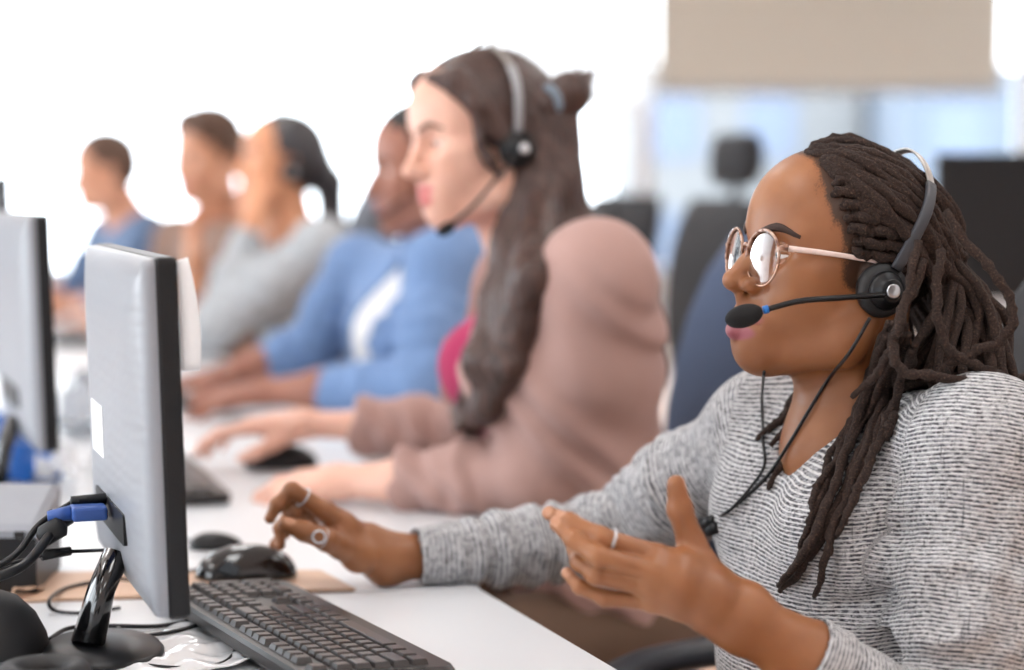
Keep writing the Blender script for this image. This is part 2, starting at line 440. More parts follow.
M['magenta'] = cloth('magenta_top', srgb(170, 22, 84))
M['denim'] = cloth('blue_chambray', srgb(112, 142, 186), freq=800)
M['tee'] = cloth('white_tee', srgb(236, 236, 236))
M['grey_top'] = cloth('grey_jumper', srgb(176, 180, 184))
M['brown_shirt'] = cloth('brown_shirt', srgb(134, 106, 92))
M['bluegrey'] = cloth('blue_grey_shirt', srgb(96, 118, 150))
M['trousers_dark'] = cloth('dark_trousers', srgb(38, 38, 46))
M['trousers_brown'] = cloth('brown_trousers', srgb(104, 80, 64))
M['shoe'] = plain('shoe_leather', srgb(40, 34, 32), .4)
# ------------------------------------------------------------------ people
class Head:
    """local frame: x forward, y to the person's left, z up; origin between the eyes' level and the ears"""
    def __init__(s, F, pitch=0, roll=0, scale=1.0):
        F = nrm(V(F[0], F[1], 0)); L = V(-F[1], F[0], 0); U = V(0, 0, 1)
        a = math.radians(pitch); F2 = F*math.cos(a)+U*math.sin(a); U2 = -F*math.sin(a)+U*math.cos(a)
        b = math.radians(roll); L3 = L*math.cos(b)+U2*math.sin(b); U3 = -L*math.sin(b)+U2*math.cos(b)
        s.R = np.stack([F2, L3, U3], 1); s.s = scale; s.O = V(0, 0, 0)
    def put(s, local, world): s.O = np.array(world)-s.R@np.array(local, float)*s.s; return s
    def w(s, p): return (np.array(p, float)*s.s)@s.R.T+s.O
    def l(s, p): return ((np.array(p, float)-s.O)@s.R)/s.s
    def d(s, v): return s.R@np.array(v, float)
    def M4(s):
        m = Matrix.Identity(4)
        for i in range(3):
            for j in range(3): m[i][j] = s.R[i, j]*s.s
            m[i][3] = s.O[i]
        return m
def head_mesh(H, nb, o={}, h=.0024, chest=None):
    """skin of head and neck; nb = neck base in the world"""
    g = lambda k, d: o.get(k, d)
    jw = g('jaw', 1.0); ck = g('cheek', 1.0); nw = g('nose_w', 1.0); nl = g('nose_l', 1.0); lp = g('lip', 1.0); lx = g('lip_x', 0.0); nu = g('nose_up', 0.0); lz = g('lip_z', 0.0); mw = g('mouth_w', 1.0); cx = g('chin', 0.0); fh = g('forehead', 0.0)
    s = SDF()
    cr = g('crown', 0.0); s.ell((-.004, 0, .036+cr*.5), (.098+fh*.5, .076, .088+cr*.5), .02)
    ex = g('eye_x', .0725); s.ell((.027+fh, 0, .042), (.060, .062, .062+cr*.4), .03)                      # forehead
    s.ell((.034, 0, -.025), (.056, .061, .074), .03)
    for y in (-1, 1):
        s.chain([(-.004, y*.058*jw, -.05), (.012, y*.054*jw, -.078), (.066+cx, y*.015, -.100)], [.018, .020, .017], .03)
        s.ell((.050, y*.038*ck, -.036), (.034, .027, .034), .025)           # cheek
        s.ell((.058, y*.044*ck, -.012), (.024, .02, .014), .02)            # cheekbone
        s.cone((.080, y*.014, .020), (.064, y*.048, .021), .0095, .009, .014)  # brow ridge
    s.ell((.074+cx, 0, -.101), (.019, .022, .017), .02)                      # chin
    s.ell((.074+lx*.6, 0, -.068+lz*.6), (.026, .034, .032), .02)                         # mouth mound
    for y in (-1, 1):
        s.ell((ex+.0225, y*.032, .001), (.021, .021, .015), .012, 's')           # eye socket
    # nose
    s.chain([(.083, 0, .010), (.096+.004*nl, 0, -.014+nu*.5), (.110+.004*nl, 0, -.033+nu)], [.0075, .009, .0110], .009)
    for y in (-1, 1):
        s.ell((.098, y*.013*nw, -.036+nu), (.012, .0085*nw, .0085), .006)
        s.ell((.1035, y*.0075*nw, -.0455+nu), (.004, .0035, .004), .003, 's')
    s.cone((.104, 0, -.042+nu), (.097+lx*.5, 0, -.052), .005, .005, .006)
    # lips
    for y in (-1, 1):
        s.cone((.0985+lx, y*.004, -.0615+lz), (.083, y*.023*mw, -.0655+lz), .0052*lp, .002, .005)
    s.cone((.0965+lx, 0, -.0745+lz), (.094+lx, 0, -.0745+lz), .0068*lp, .0068*lp, .005)
    for y in (-1, 1): s.cone((.0965+lx, y*.004, -.0745+lz), (.083, y*.020*mw, -.069+lz), .006*lp, .002, .005)
    go = g('mouth_open', .0012)
    for y in (-1, 1): s.cone((.109+lx, 0, -.0676+lz), (.088+lx*.4, y*.026*mw, -.0668+lz), go, .0008, .0025, 's')
    # eyelids
    for y in (-1, 1):
        c = V(ex, y*.0315, .001); s.ell(c, .0139, .004)
        lo_, hi_ = g('eye', (-.30, .20))
        def wedge(X, Y, Z, c=c):
            e0 = -((Z-c[2])*math.cos(lo_)-(X-c[0])*math.sin(lo_)); e1 = (Z-c[2])*math.cos(hi_)-(X-c[0])*math.sin(hi_)
            return np.maximum(np.maximum(np.maximum(e0, e1), -(X-c[0]-.002)), np.abs(Y-c[1])-.0125)
        s.func(wedge, c-.016, c+.016, .0008)
    # ears
    if g('ears', True):
        for y in (-1, 1):
            R = np.array(Matrix.Rotation(math.radians(-14), 3, 'Y') @ Matrix.Rotation(y*math.radians(-18), 3, 'Z'))
            s.ell((-.010, y*.076, -.006), (.017, .0055, .030), .006, M=R)
            s.ell((-.006, y*.084, -.004), (.009, .006, .017), .004, 's', M=R)
            s.ell((-.006, y*.073, -.030), (.008, .005, .010), .006)
    n0 = V(g('neck_x', -.020), 0, -.055); n1 = H.l(nb)
    nr = g('neck', .050)
    mid = (n0*.5+n1*.5)+V(.008, 0, 0)
    s.chain([n0, mid, n1], [nr*1.02, nr*.98, nr*1.12], .03)
    s.cone((.03, 0, -.085), n1*.55+V(g('throat', .028), 0, -.01), .026, .022, .03)         # throat
    if chest is not None:
        for a, b, ra, rb in chest: s.cone(H.l(a), H.l(b), ra, rb, .055)
    vs, F = s.mesh(h, 1)
    # colour attributes
    x, y, z = vs.T
    up = ((y/(.027*mw))**2+((z+.0615-lz)/.0078)**2); dn = ((y/(.023*mw))**2+((z+.0755-lz)/.0092)**2)
    lip = sstep(1.25, .7, np.minimum(up, dn))*(x > .075)
    hl = g('hairline', None)
    hairy = hl(vs) if hl else np.zeros(len(vs))
    return (H.w(vs), F), lip, hairy
def fingers(wrist, f, b, th, curls, sc=1.0, spread=.10, thumb=(.6, .6, -.35), tcurl=.3):
    """five joint chains; f = pointing direction, b = out of the back of the hand, th = towards the thumb"""
    f = nrm(np.array(f, float)); b = nrm(np.array(b, float)-np.dot(b, f)*f); t = np.cross(b, f)
    if np.dot(t, th) < 0: t = -t
    ch = []; w = np.array(wrist, float)
    for i, (lat, fw, L) in enumerate(((.029, .090, (.042, .025, .020)), (.010, .093, (.046, .029, .021)), (-.010, .088, (.043, .027, .021)), (-.028, .080, (.034, .020, .018)))):
        c = curls[i] if isinstance(curls[0], (tuple, list)) else curls
        p = w+sc*(f*fw+t*lat); pts = [w+sc*(f*.012+t*lat*.55), p]; a = 0
        for k in range(3):
            a += c[k]; sp = spread*(lat/.03)
            d = nrm(f*math.cos(a)-b*math.sin(a)+t*sp*(1 if k < 2 else .4)); p = p+sc*L[k]*d; pts.append(p)
        ch.append(pts)
    d = nrm(f*thumb[0]+t*thumb[1]+b*thumb[2]); p0 = w+sc*(f*.018+t*.020-b*.006); p1 = p0+sc*.040*d
    d2 = nrm(d+f*tcurl-t*tcurl*.3); p2 = p1+sc*.034*d2; d3 = nrm(d2+f*tcurl*.8-t*tcurl*.4); p3 = p2+sc*.025*d3
    ch.append([p0, p1, p2, p3]); return ch
def hand_mesh(chains, wrist, elbow, rw=(.028, .021), rf=.040, h=.0018, fr=1.0, t_end=0.9, wax=None, palm=1.0):
    """hand with five fingers, wrist and forearm as one surface"""
    s = SDF(); W = np.array(wrist, float); E = np.array(elbow, float)
    mc = [c[1] for c in chains[:4]]
    m = (mc[1]+mc[2])/2; side = nrm(mc[0]-mc[3])
    if wax is not None: side = np.array(wax, float)
    A = W+(E-W)*.35; B = W+(E-W)*t_end
    s.cone(A, W, rf*.86, rw[1], .02, axis=side, sc=1.12)
    s.cone(B, A, rf, rf*.86, .02)
    s.cone(W, W+(m-W)*.35, rw[1], rw[1]*.9, .02, axis=side, sc=rw[0]/rw[1]*1.06)
    for i in range(4):
        st = chains[i][0]
        s.cone(W+(st-W)*.8, chains[i][1], .0145*palm*fr, .0115*fr, .014)
    for i in range(3): s.cone((chains[i][0]+chains[i][1])/2, (chains[i+1][0]+chains[i+1][1])/2, .0125*palm, .0125*palm, .012)
    tb = chains[4]
    s.cone(W, tb[0], .018, .0165*palm, .014); s.cone(tb[0], tb[1], .0165*palm, .0125*fr, .012)
    s.cone(tb[0], (chains[0][1]+chains[0][0])/2, .013, .010, .014); s.cone((tb[0]*.4+tb[1]*.6), chains[0][1]*.6+chains[0][0]*.4, .009, .009, .012)
    fw = [(.0108, .0092, .0082, .0066), (.011, .0094, .0083, .0067), (.0104, .0088, .0078, .0063), (.0092, .0078, .0068, .0056)]
    for i in range(4):
        c = chains[i]
        def ff(X, Y, Z, c=c, r=fw[i]):
            d = None
            for q in range(3):
                a, b_ = c[q+1], c[q+2]; ab = b_-a; L2 = ab@ab
                t = np.clip(((X-a[0])*ab[0]+(Y-a[1])*ab[1]+(Z-a[2])*ab[2])/L2, 0, 1)
                e = np.sqrt((X-a[0]-t*ab[0])**2+(Y-a[1]-t*ab[1])**2+(Z-a[2]-t*ab[2])**2)-fr*(r[q]+(r[q+1]-r[q])*t)
                e = e+.0006*np.sin(np.clip(t, 0, 1)*math.pi)               # fuller joints
                if d is None: d = e
                else:
                    kk = np.maximum(.004-np.abs(d-e), 0)/.004; d = np.minimum(d, e)-kk*kk*.001
            return d
        P = np.array(c[1:]); s.func(ff, P.min(0)-.012, P.max(0)+.012, .0022, 'u')
    s.chain(tb[1:], [.0125*fr, .0108*fr, .0082*fr], .006)
    vs, F = s.mesh(h, 1)
    nail = np.zeros(len(vs))
    return (vs, F), nail
def nail_attr(vs, tip, prev, back, r=.006):
    """nails sit on the last third of a finger, on its back"""
    d = nrm(tip-prev); b = nrm(back-np.dot(back, d)*d); c = tip-d*.001+b*.005; q = vs-c
    u = q@d; v = q@np.cross(b, d); w = q@b
    return sstep(1.15, .8, (u/.0065)**2+(v/.0052)**2)*(w > -.003)
def torso(s, J, o=0.0, wide=1.0, deep=1.0, waist=1.0, k=.05, arms=True):
    L = J['L']; P, C, N = J['pel'], J['chest'], J['nb']; Wt = P*.55+C*.45
    s.chain([P, Wt, C], [.108*deep+o, .098*deep*waist+o, .108*deep+o], k, axis=L, sc=1.38*wide)
    s.cone(C, C*.35+N*.65-V(0, 0, .01), .105*deep+o, .062+o, k, axis=L, sc=1.32*wide)
    for sh in (J['SL'], J['SR']):
        a = N*.72+C*.28
        s.cone(a, sh, .060+o, .050+o, k); s.cone(C*.7+N*.3, sh, .075+o, .046+o, k)
    return s
def arm(s, S, E, W, r, k=.02):
    s.cone(S, S*.5+E*.5, r[0], r[1], k); s.cone(S*.5+E*.5, E, r[1], r[2], k); s.cone(E, E*.6+W*.4, r[2]*1.0, r[3], k); s.cone(E*.6+W*.4, W, r[3], r[4], k)
def fab_attr(P, axes):
    best = np.full(len(P), 1e9); out = np.zeros((len(P), 3))
    scl = np.ones(len(P))
    for a, b, r, v0, sg in axes:
        a = np.array(a, float); b = np.array(b, float); ab = b-a; L = np.linalg.norm(ab); d = ab/L
        t = (P-a)@d; tc = np.clip(t, 0, L); q = P-a-tc[:, None]*d; dist = np.linalg.norm(q, axis=1)-r
        A = nrm(np.cross(d, V(.3, .2, .93))); B = np.cross(d, A)
        m = dist < best; best[m] = dist[m]
        qq = P-a-t[:, None]*d; scl[m] = .72 if sg == 5 else 1
        out[m, 0] = (qq@A)[m]+sg; out[m, 1] = (qq@B)[m]; out[m, 2] = v0+t[m]
    return out*scl[:, None]
def legs(root, J, mat, shoemat, o=0.0, kz=.54, h=.007, shank_back=.0, knee=.42, name='trousers'):
    F, L = J['F'], J['L']; s = SDF(); K = []
    s.cone(J['pel']+V(0, 0, -.02)-L*.06, J['pel']+V(0, 0, -.02)+L*.06, .118+o, .118+o, .04)
    for y in (-1, 1):
        hip = J['pel']+L*y*.085+F*.02+V(0, 0, -.03); kn = hip+F*knee+L*y*.045; kn[2] = kz
        an = kn-F*(.03+shank_back); an[2] = .10
        s.chain([hip, kn], [.088+o, .062+o], .03); s.chain([kn, kn*.55+an*.45, an], [.060+o, .054+o, .042+o], .03); K.append((kn, an))
    vs, f = s.mesh(h, 2); link(name, mk_mesh(name, [(vs, f)]), mat, root)
    for kn, an in K:
        q = SDF(); q.cone(V(an[0], an[1], .055)-F*.02, V(an[0], an[1], .038)+F*.15, .038, .030, .02, axis=L, sc=1.12); q.ell(V(an[0], an[1], .07), (.04, .04, .05), .02)
        q.plane(V(0, 0, .006), V(0, 0, -1), (an[0]-.4, an[1]-.4, -.2), (an[0]+.4, an[1]+.4, .05))
        vs, f = q.mesh(.005, 1); link('shoe', mk_mesh('shoe', [(vs, f)]), shoemat, root)
def eyes(root, H, y0=(-1, 1), ex=.0725):
    for y in y0:
        c = V(ex, y*.0315, .001); m = MB(); m.sphere(H.w(c), .0126*H.s, 20)
        e = m.build('eye', M['eyewhite'], root)
        q = MB(); d = H.d(nrm(V(1, 0, -.12))); q.sphere(H.w(c)+d*.0094*H.s, (.0044, .0058, .0058), 14, Matrix(np.array([d, H.d(V(0, 1, 0)), np.cross(d, H.d(V(0, 1, 0)))]).T.tolist()).to_4x4())
        q.build('iris', M['iris'], e)
def brows(root, H, bvh, mat, thick=.0034, z=(.020, .0275, .020), ys=(.012, .034, .052)):
    for y in (-1, 1):
        pts = []
        for p in spline([V(0, y*ys[i], z[i]) for i in range(3)], 10):
            o = H.w(V(.2, p[1], p[2])); hit = bvh.ray_cast(Vector(o), Vector(-H.d(V(1, 0, 0))))
            if hit[0] is not None: pts.append(np.array(hit[0]))
        if len(pts) > 3:
            r = [thick*H.s*(.55+.6*math.sin(math.pi*min(1, (i+1)/len(pts)*.9+.1))) for i in range(len(pts))]
            MB().tube(pts, r, 8, flat=H.d(V(1, 0, 0)), fs=.35).build('eyebrow', mat, root)
def bvh_of(vs, F): return BVHTree.FromPolygons([tuple(v) for v in vs.tolist()], F.tolist())
def headset(name, label, H, cat='headset', ear=1, pad=V(-.010, .084, -.022), boom_pts=None, mic=None, mic_r=(.017, .010, .010), tilt=22, R=None, cable=None, slider='dark_grey', group=None, bulge=.06):
    """headband over the head, one ear cup, microphone boom with a foam tip"""
    t = thing(name, label, cat, H.w(pad), 0, group)
    tl = math.radians(tilt); up = V(-math.sin(tl), 0, math.cos(tl))          # plane of the band, leaning back
    hw, hh = pad[1]+.004, (R or .148)
    arc = lambda a: V(pad[0], 0, pad[2])+V(0, hw*math.sin(a)*(1+bulge*math.sin(2*a)**2*(1 if abs(a)<1.57 else 0)), 0)+up*hh*math.cos(a)
    A = [arc(a) for a in np.linspace(-1.45, .98, 36)]
    wl = H.d(V(0, 0, 0)+np.cross(up, V(0, 1, 0)))
    def strap(a0, a1, n, wid, th):
        rings = []
        ax = nrm(np.cross(V(0, 1, 0), up))
        for a in np.linspace(a0, a1, n):
            p = arc(a); d = nrm(arc(a+.01)-arc(a-.01)); o = nrm(np.cross(ax, d))
            if np.dot(o, p-V(pad[0], 0, pad[2])) < 0: o = -o
            rings.append([H.w(p+ax*wid*x+o*th*y_) for x, y_ in ((-1, -.6), (-.8, -1), (.8, -1), (1, -.6), (1, .6), (.8, 1), (-.8, 1), (-1, .6))])
        return MB().loft(rings)
    strap(-1.30, .86, 40, .0042, .0013).build('headband', M['steel'], t)
    strap(.72, 1.42, 16, .0058, .0026).build('slider_arm', M[slider], t)
    strap(-1.50, -1.15, 8, .0075, .004).build('temple_pad', M['black_matte'], t)
    X = lambda off: H.M4() @ Matrix.Translation(Vector(pad+off)) @ Matrix.Rotation(math.radians(-90), 4, 'X')   # local z -> +y (outwards)
    MB().lathe([(.0, -.012), (.018, -.012), (.0255, -.009), (.0275, -.002), (.0255, .004), (.019, .006), (0, .006)], X(V(0, 0, 0)), 36).build('ear_cushion', M['leatherette'], t)
    cup = MB().lathe([(.0, .004), (.0185, .004), (.0195, .008), (.0175, .0125), (.0135, .0145), (.0125, .0185), (.0105, .020), (0, .020)], X(V(0, 0, 0)), 36).build('ear_cup', M['black'], t)
    MB().lathe([(.0, .0195), (.0072, .0195), (.0074, .0212), (.0062, .0220), (0, .0220)], X(V(0, 0, 0)), 28).build('badge', M['silver'], cup)
    if boom_pts is not None:
        MB().tube(spline(boom_pts, 30), .0028*H.s, 10).build('microphone_boom', M['black'], t)
    if mic is not None:
        c, d = mic; m = MB(); m.sphere(c, mic_r, 24, frame((0, 0, 0), d)); m.build('foam_windscreen', M['foam'], t)
    return t
# ------------------------------------------------------------------ woman in the heathered knit top
F1 = nrm(V(-.948, -.319, 0)); L1 = V(.319, -.948, 0)
H1 = Head(F1, 8.0, 0, .985).put((-.010, .080, -.022), at(880, 290, 1.94))
J1 = dict(F=F1, L=L1, nb=H1.w((-.074, 0, -.165)), SL=at(984, 447, 1.865), SR=at(768, 432, 2.16),
          EL=at(955, 757, 1.79), ER=at(612, 538, 2.33), WL=at(742, 617, 1.72), WR=at(388, 560, 2.25))
mid1 = (J1['SL']+J1['SR'])/2
J1['chest'] = V(.378, 2.03, .835); J1['pel'] = V(.425, 2.06, .555)
W1 = thing('person', 'woman with long dreadlocks and round glasses in heathered knit top, one hand raised', 'person', (J1['pel'][0], J1['pel'][1], 0), math.atan2(F1[1], F1[0]), 'call centre agents in a row')
def hl1(p):
    x, y, z = p.T
    xh = .016+.030*sstep(.0, .075, z)
    n = wob(p, 200, 3)*.003
    return sstep(.024, -.006, x-xh+n)*sstep(-.035, -.012, z)*(x < .08)
hd, lip1, hry1 = head_mesh(H1, J1['nb'], dict(nose_w=1.22, nose_l=.4, lip=1.28, cheek=1.06, jaw=1.06, eye=(-.42, -.12), hairline=hl1, forehead=.001, chin=.000, mouth_w=1.2, neck_x=-.034, neck=.050, eye_x=.070, lip_x=.005, crown=-.006, nose_up=.002, lip_z=-.006, throat=.018), .0019,
    chest=[(J1['nb']+F1*.012-V(0, 0, .03), J1['chest']+F1*.05+V(0, 0, .08), .064, .06)])
bv1 = bvh_of(*hd)
# raised left hand, seen from its back
P = lambda *a: at(*a)
lh = [[P(706, 580, 1.712), P(657, 556, 1.708), P(600, 537, 1.700), P(570, 522, 1.712), P(549, 513, 1.728)],
      [P(706, 588, 1.705), P(651, 571, 1.695), P(597, 556, 1.686), P(574, 540, 1.698), P(557, 524, 1.716)],
      [P(706, 596, 1.705), P(648, 586, 1.698), P(596, 575, 1.694), P(579, 562, 1.712), P(573, 549, 1.732)],
      [P(708, 604, 1.712), P(652, 601, 1.708), P(605, 598, 1.704), P(580, 587, 1.708), P(567, 573, 1.722)],
      [P(716, 592, 1.724), P(692, 545, 1.728), P(680, 510, 1.725), P(676, 484, 1.722)]]
hL, nl1 = hand_mesh(lh, J1['WL'], J1['EL'], (.028, .021), .038, .0017, .98, wax=nrm(P(700, 585, 1.7)-P(718, 640, 1.7)), palm=.95)
# right hand over the desk, seen from the thumb side
rh = [[P(366, 545, 2.235), P(322, 509, 2.19), P(292, 490, 2.175), P(277, 505, 2.172), P(270, 518, 2.17)],
      [P(366, 548, 2.25), P(322, 509, 2.21), P(296, 496, 2.20), P(288, 508, 2.19), P(296, 513, 2.18)],
      [P(366, 552, 2.262), P(324, 513, 2.23), P(293, 510, 2.222), P(280, 528, 2.216), P(280, 545, 2.212)],
      [P(368, 556, 2.272), P(328, 520, 2.248), P(298, 520, 2.246), P(284, 533, 2.24), P(274, 544, 2.236)],
      [P(358, 556, 2.215), P(327, 540, 2.175), P(304, 531, 2.158), P(286, 524, 2.152)]]
hR, nr1 = hand_mesh(rh, J1['WR'], J1['ER'], (.026, .022), .0285, .0017, .98, wax=nrm(P(385, 540, 2.25)-P(380, 585, 2.25)), palm=.92)
nl1 = np.maximum(nl1, nail_attr(hL[0], lh[4][3], lh[4][2], P(700, 470, 1.72)-P(676, 484, 1.72)))
for i in range(4): nl1 = np.maximum(nl1, nail_attr(hL[0], lh[i][4], lh[i][3], -FW*1.0+V(0, 0, .2)))
for i in (0, 2): nr1 = np.maximum(nr1, nail_attr(hR[0], rh[i][4], rh[i][3], V(-.8, .1, .3)))
nr1 = np.maximum(nr1, nail_attr(hR[0], rh[4][3], rh[4][2], V(-.1, -.6, .7)))
s = SDF(); torso(s, J1, -.016, .98); arm(s, J1['SL'], J1['EL'], J1['WL'], (.040, .040, .034, .034, .02)); arm(s, J1['SR'], J1['ER'], J1['WR'], (.040, .040, .034, .030, .016))
tb, tf = s.mesh(.006)
me = mk_mesh('body', [hd, hL, hR, (tb, tf)]); z0 = np.zeros
attr(me, 'lip', np.concatenate([lip1, z0(len(hL[0])+len(hR[0])+len(tb))])); attr(me, 'nail', np.concatenate([z0(len(hd[0])), nl1, nr1, z0(len(tb))]))
attr(me, 'hairy', np.concatenate([hry1, z0(len(hL[0])+len(hR[0])+len(tb))]))
body1 = link('body', me, M['skin1'], W1)
eyes(W1, H1, ex=.070); brows(W1, H1, bv1, M['brow1'], .0038, (.0195, .0265, .0185), (.015, .037, .058))
# --- knit top
s = SDF(); torso(s, J1, .0, 1.0, 1.0, 1.0, .05)
for y in (-1, 1): s.ell(J1['chest']+F1*.088+L1*y*.078+V(0, 0, .01), (.062, .070, .066), .05, M=np.stack([F1, L1, V(0, 0, 1)], 1))
s.ell(J1['chest']*.55+J1['pel']*.45+F1*.060, (.13, .15, .15), .05, M=np.stack([F1, L1, V(0, 0, 1)], 1))
lerp = lambda a, b, t: a*(1-t)+b*t
S, E, W = J1['SL'], J1['EL'], J1['WL']; cufL = lerp(E, W, .74)
s.chain([S, lerp(S, E, .5), E], [.060, .060, .052], .03); s.chain([E, cufL], [.051, .040], .02); s.ell(S+V(0, 0, -.004), .057, .04)
s.cone(cufL, lerp(E, W, .92), .036, .031, .001, 's')
S, E, W = J1['SR'], J1['ER'], J1['WR']; cufR = lerp(E, W, .885)
s.chain([S, lerp(S, E, .5), E], [.056, .057, .050], .03); s.chain([E, lerp(E, W, .45), cufR], [.050, .042, .034], .02); s.ell(S, .054, .04)
s.cone(cufR, lerp(E, W, 1.03), .0305, .0285, .001, 's')
s.plane(cufL, W*0+nrm(J1['WL']-J1['EL']), cufL-.07, cufL+.07, .002)
s.plane(cufR, nrm(J1['WR']-J1['ER']), cufR-.07, cufR+.07, .002)
d0 = nrm(V(0, 0, 1)+F1*.35)
s.cone(J1['nb']+F1*.020-V(0, 0, .050), J1['nb']+F1*.045+V(0, 0, .12), .050, .070, .006, 's', axis=L1, sc=1.05)
s.cone(J1['nb']+F1*.06-V(0, 0, .050), J1['nb']+F1*.115+V(0, 0, .03), .020, .04, .012, 's')
hem = J1['pel']-V(0, 0, .06); s.plane(hem, (0, 0, -1), hem-.3, hem+V(.3, .3, .02), .004)
s.func(lambda X, Y, Z: Z-.7315+0*X, lerp(J1['ER'], J1['WR'], .5)-V(.25, .12, .1), lerp(J1['ER'], J1['WR'], .9)+V(.02, .12, -.01), .004, 's')  # the sleeve lies on the desk
# folds: rings on the bent far sleeve, soft drape on the chest and near sleeve
def folds(S, E, amp, n, t0, t1, R, ph=0):
    ab = E-S; L2 = ab@ab
    def f(X, Y, Z):
        t = ((X-S[0])*ab[0]+(Y-S[1])*ab[1]+(Z-S[2])*ab[2])/L2
        w = np.clip((t-t0)/.12, 0, 1)*np.clip((t1-t)/.12, 0, 1)
        jig = .35*np.sin(X*60+Y*33)+.35*np.sin(Z*75+X*20+ph)
        a_ = np.sin(2*np.pi*n*t+jig*2.2+ph)
        return -amp*w*(a_*np.abs(a_)**.3)
    return f, np.minimum(S, E)-R, np.maximum(S, E)+R
f, lo, hi = folds(J1['SR'], J1['ER'], .0032, 9, .35, 1.15, .08); s.func(f, lo, hi, .001, 'd')
f, lo, hi = folds(J1['ER'], J1['WR'], .0034, 8, -.1, .75, .075, 1.3); s.func(f, lo, hi, .001, 'd')
f, lo, hi = folds(J1['SL'], J1['EL'], .0030, 5, .1, 1.2, .08, .7); s.func(f, lo, hi, .001, 'd')
f, lo, hi = folds(J1['EL'], J1['WL'], .0024, 6, -.1, .5, .08, 2.7); s.func(f, lo, hi, .001, 'd')
sv, sf = s.mesh(.0032, 1)
ax = [(J1['pel']-V(0, 0, .1), J1['chest']+V(0, 0, .13), .15, 0, 0), (J1['SL']+V(0, 0, .0), J1['EL'], .058, 1.0, 3), (J1['EL'], J1['WL'], .042, 1.285, 3), (J1['SR'], J1['ER'], .055, 2.0, 5), (J1['ER'], J1['WR'], .04, 2.29, 5)]
me = mk_mesh('knit_top', [(sv, sf)]); attr(me, 'fab', fab_attr(sv, ax)); link('knit_top', me, M['knit'], W1)
bs1 = bvh_of(sv, sf)
def drape(px, py, off=.006, d=None, bv=None):
    r = nrm(V((px-512)/FPX, 0, 0)+UPV*(-(py-335)/FPX)+FW); o = V(0, 0, CAMZ)
    best = None
    for b in (bv or [bs1, bv1]):
        h = b.ray_cast(Vector(o), Vector(r))
        if h[0] is not None and (d is None or abs(h[0][1]-d) < .2) and (best is None or h[0][1] < best[1]): best = np.array(h[0])
    return at(px, py, d or 1.9) if best is None else best-r*off
legs(W1, J1, M['trousers_dark'], M['shoe'], kz=.53)
# --- hair: rolled hair on the scalp and single dreadlocks
s = SDF(); s.ell((-.010, 0, .034), (.106, .0835, .0875), .01)
s.func(lambda X, Y, Z: -(X-(.012+.030*np.clip(Z/.08, 0, 1))-.006*np.sin(Y*150+Z*40)-.004*np.sin(Z*230)), (-.2, -.2, -.2), (.2, .2, .2), .006, 's')
s.func(lambda X, Y, Z: Z+.055-X*.6+0*Y, (-.2, -.2, -.2), (.2, .2, .2), .006, 's')
for y in (-1, 1): s.cone((-.008, y*.08, -.016), (-.03, y*.09, -.03), .024, .02, .004, 's')
s.func(lambda X, Y, Z: .0032*np.sin(Y*230+.8*np.sin(X*70)+Z*60)+.0022*np.sin(X*260+Z*190)+.0016*np.sin(Z*420+Y*350+X*120), (-.2, -.2, -.2), (.2, .2, .2), .001, 'd')
vs, F = s.mesh(.0026, 0); hair1 = link('hair', mk_mesh('hair', [(H1.w(vs), F)]), M['scalp'], W1)
EC, ER_ = V(-.009, 0, .034), V(.108, .0855, .090)
rl = random.Random(5)
def lock(pts, r=.0047, n=44, taper=.45, m=8, r0=.8):
    sp = spline(pts, n); ph = rl.random()*9; rr = []
    for i, p in enumerate(sp):
        t = i/(n-1); k = 1 if t < .75 else 1-taper*(t-.75)/.25
        if t < .08: k *= r0+(1-r0)*t/.08
        rr.append(r*k*(1+.16*math.sin(i*1.9+ph)+.10*math.sin(i*3.7+ph*2)))
        sp[i] = p+np.array([math.sin(i*.8+ph), math.cos(i*.63+ph*1.7), math.sin(i*.71+ph*.6)])*r*.22
    MB().tube(sp, rr, m).build('dreadlock', M['lock'], W1)
def on_scalp(d, k=1.0): d = nrm(np.array(d, float)); return EC+ER_*d*k/ math.sqrt(((d*ER_/ER_)**2).sum())
def head_path(d0, d1, n=6, k0=1.0, k1=1.06):
    out = []
    for i in range(n):
        t = i/(n-1); d = nrm(np.array(d0, float)*(1-t)+np.array(d1, float)*t); out.append(H1.w(EC+ER_*d*(k0+(k1-k0)*t+.015*rl.random())))
    return out
NB1 = J1['nb']
# rows rolled back from the hairline, then falling behind the ear on the near side
for i in range(34):
    u = i/33
    d0 = (.60-.30*u+rl.uniform(-.04, .05), .05+.91*u, .90-.66*u+rl.uniform(-.05, .05))
    d1 = (-.50-.38*rl.random(), .80-.42*rl.random(), -.02-.45*rl.random())
    hp = head_path(d0, d1, 6, .982, 1.06+.14*rl.random())
    e = hp[-1]; x = 893+rl.random()*140; y = 372+rl.uniform(0, 16)+max(0, x-985)*.35
    tgt = at(x, y, 1.90+.07*rl.random())
    mid = e*.5+tgt*.5-F1*.030*rl.random()+V(0, 0, .01)
    pts = hp+[mid, tgt, tgt-F1*.06-L1*.02+V(0, 0, -.012), tgt-F1*(.09+.04*rl.random())-L1*.03+V(0, 0, -.06-.05*rl.random())]
    lock(pts, .0048+.0010*rl.random())
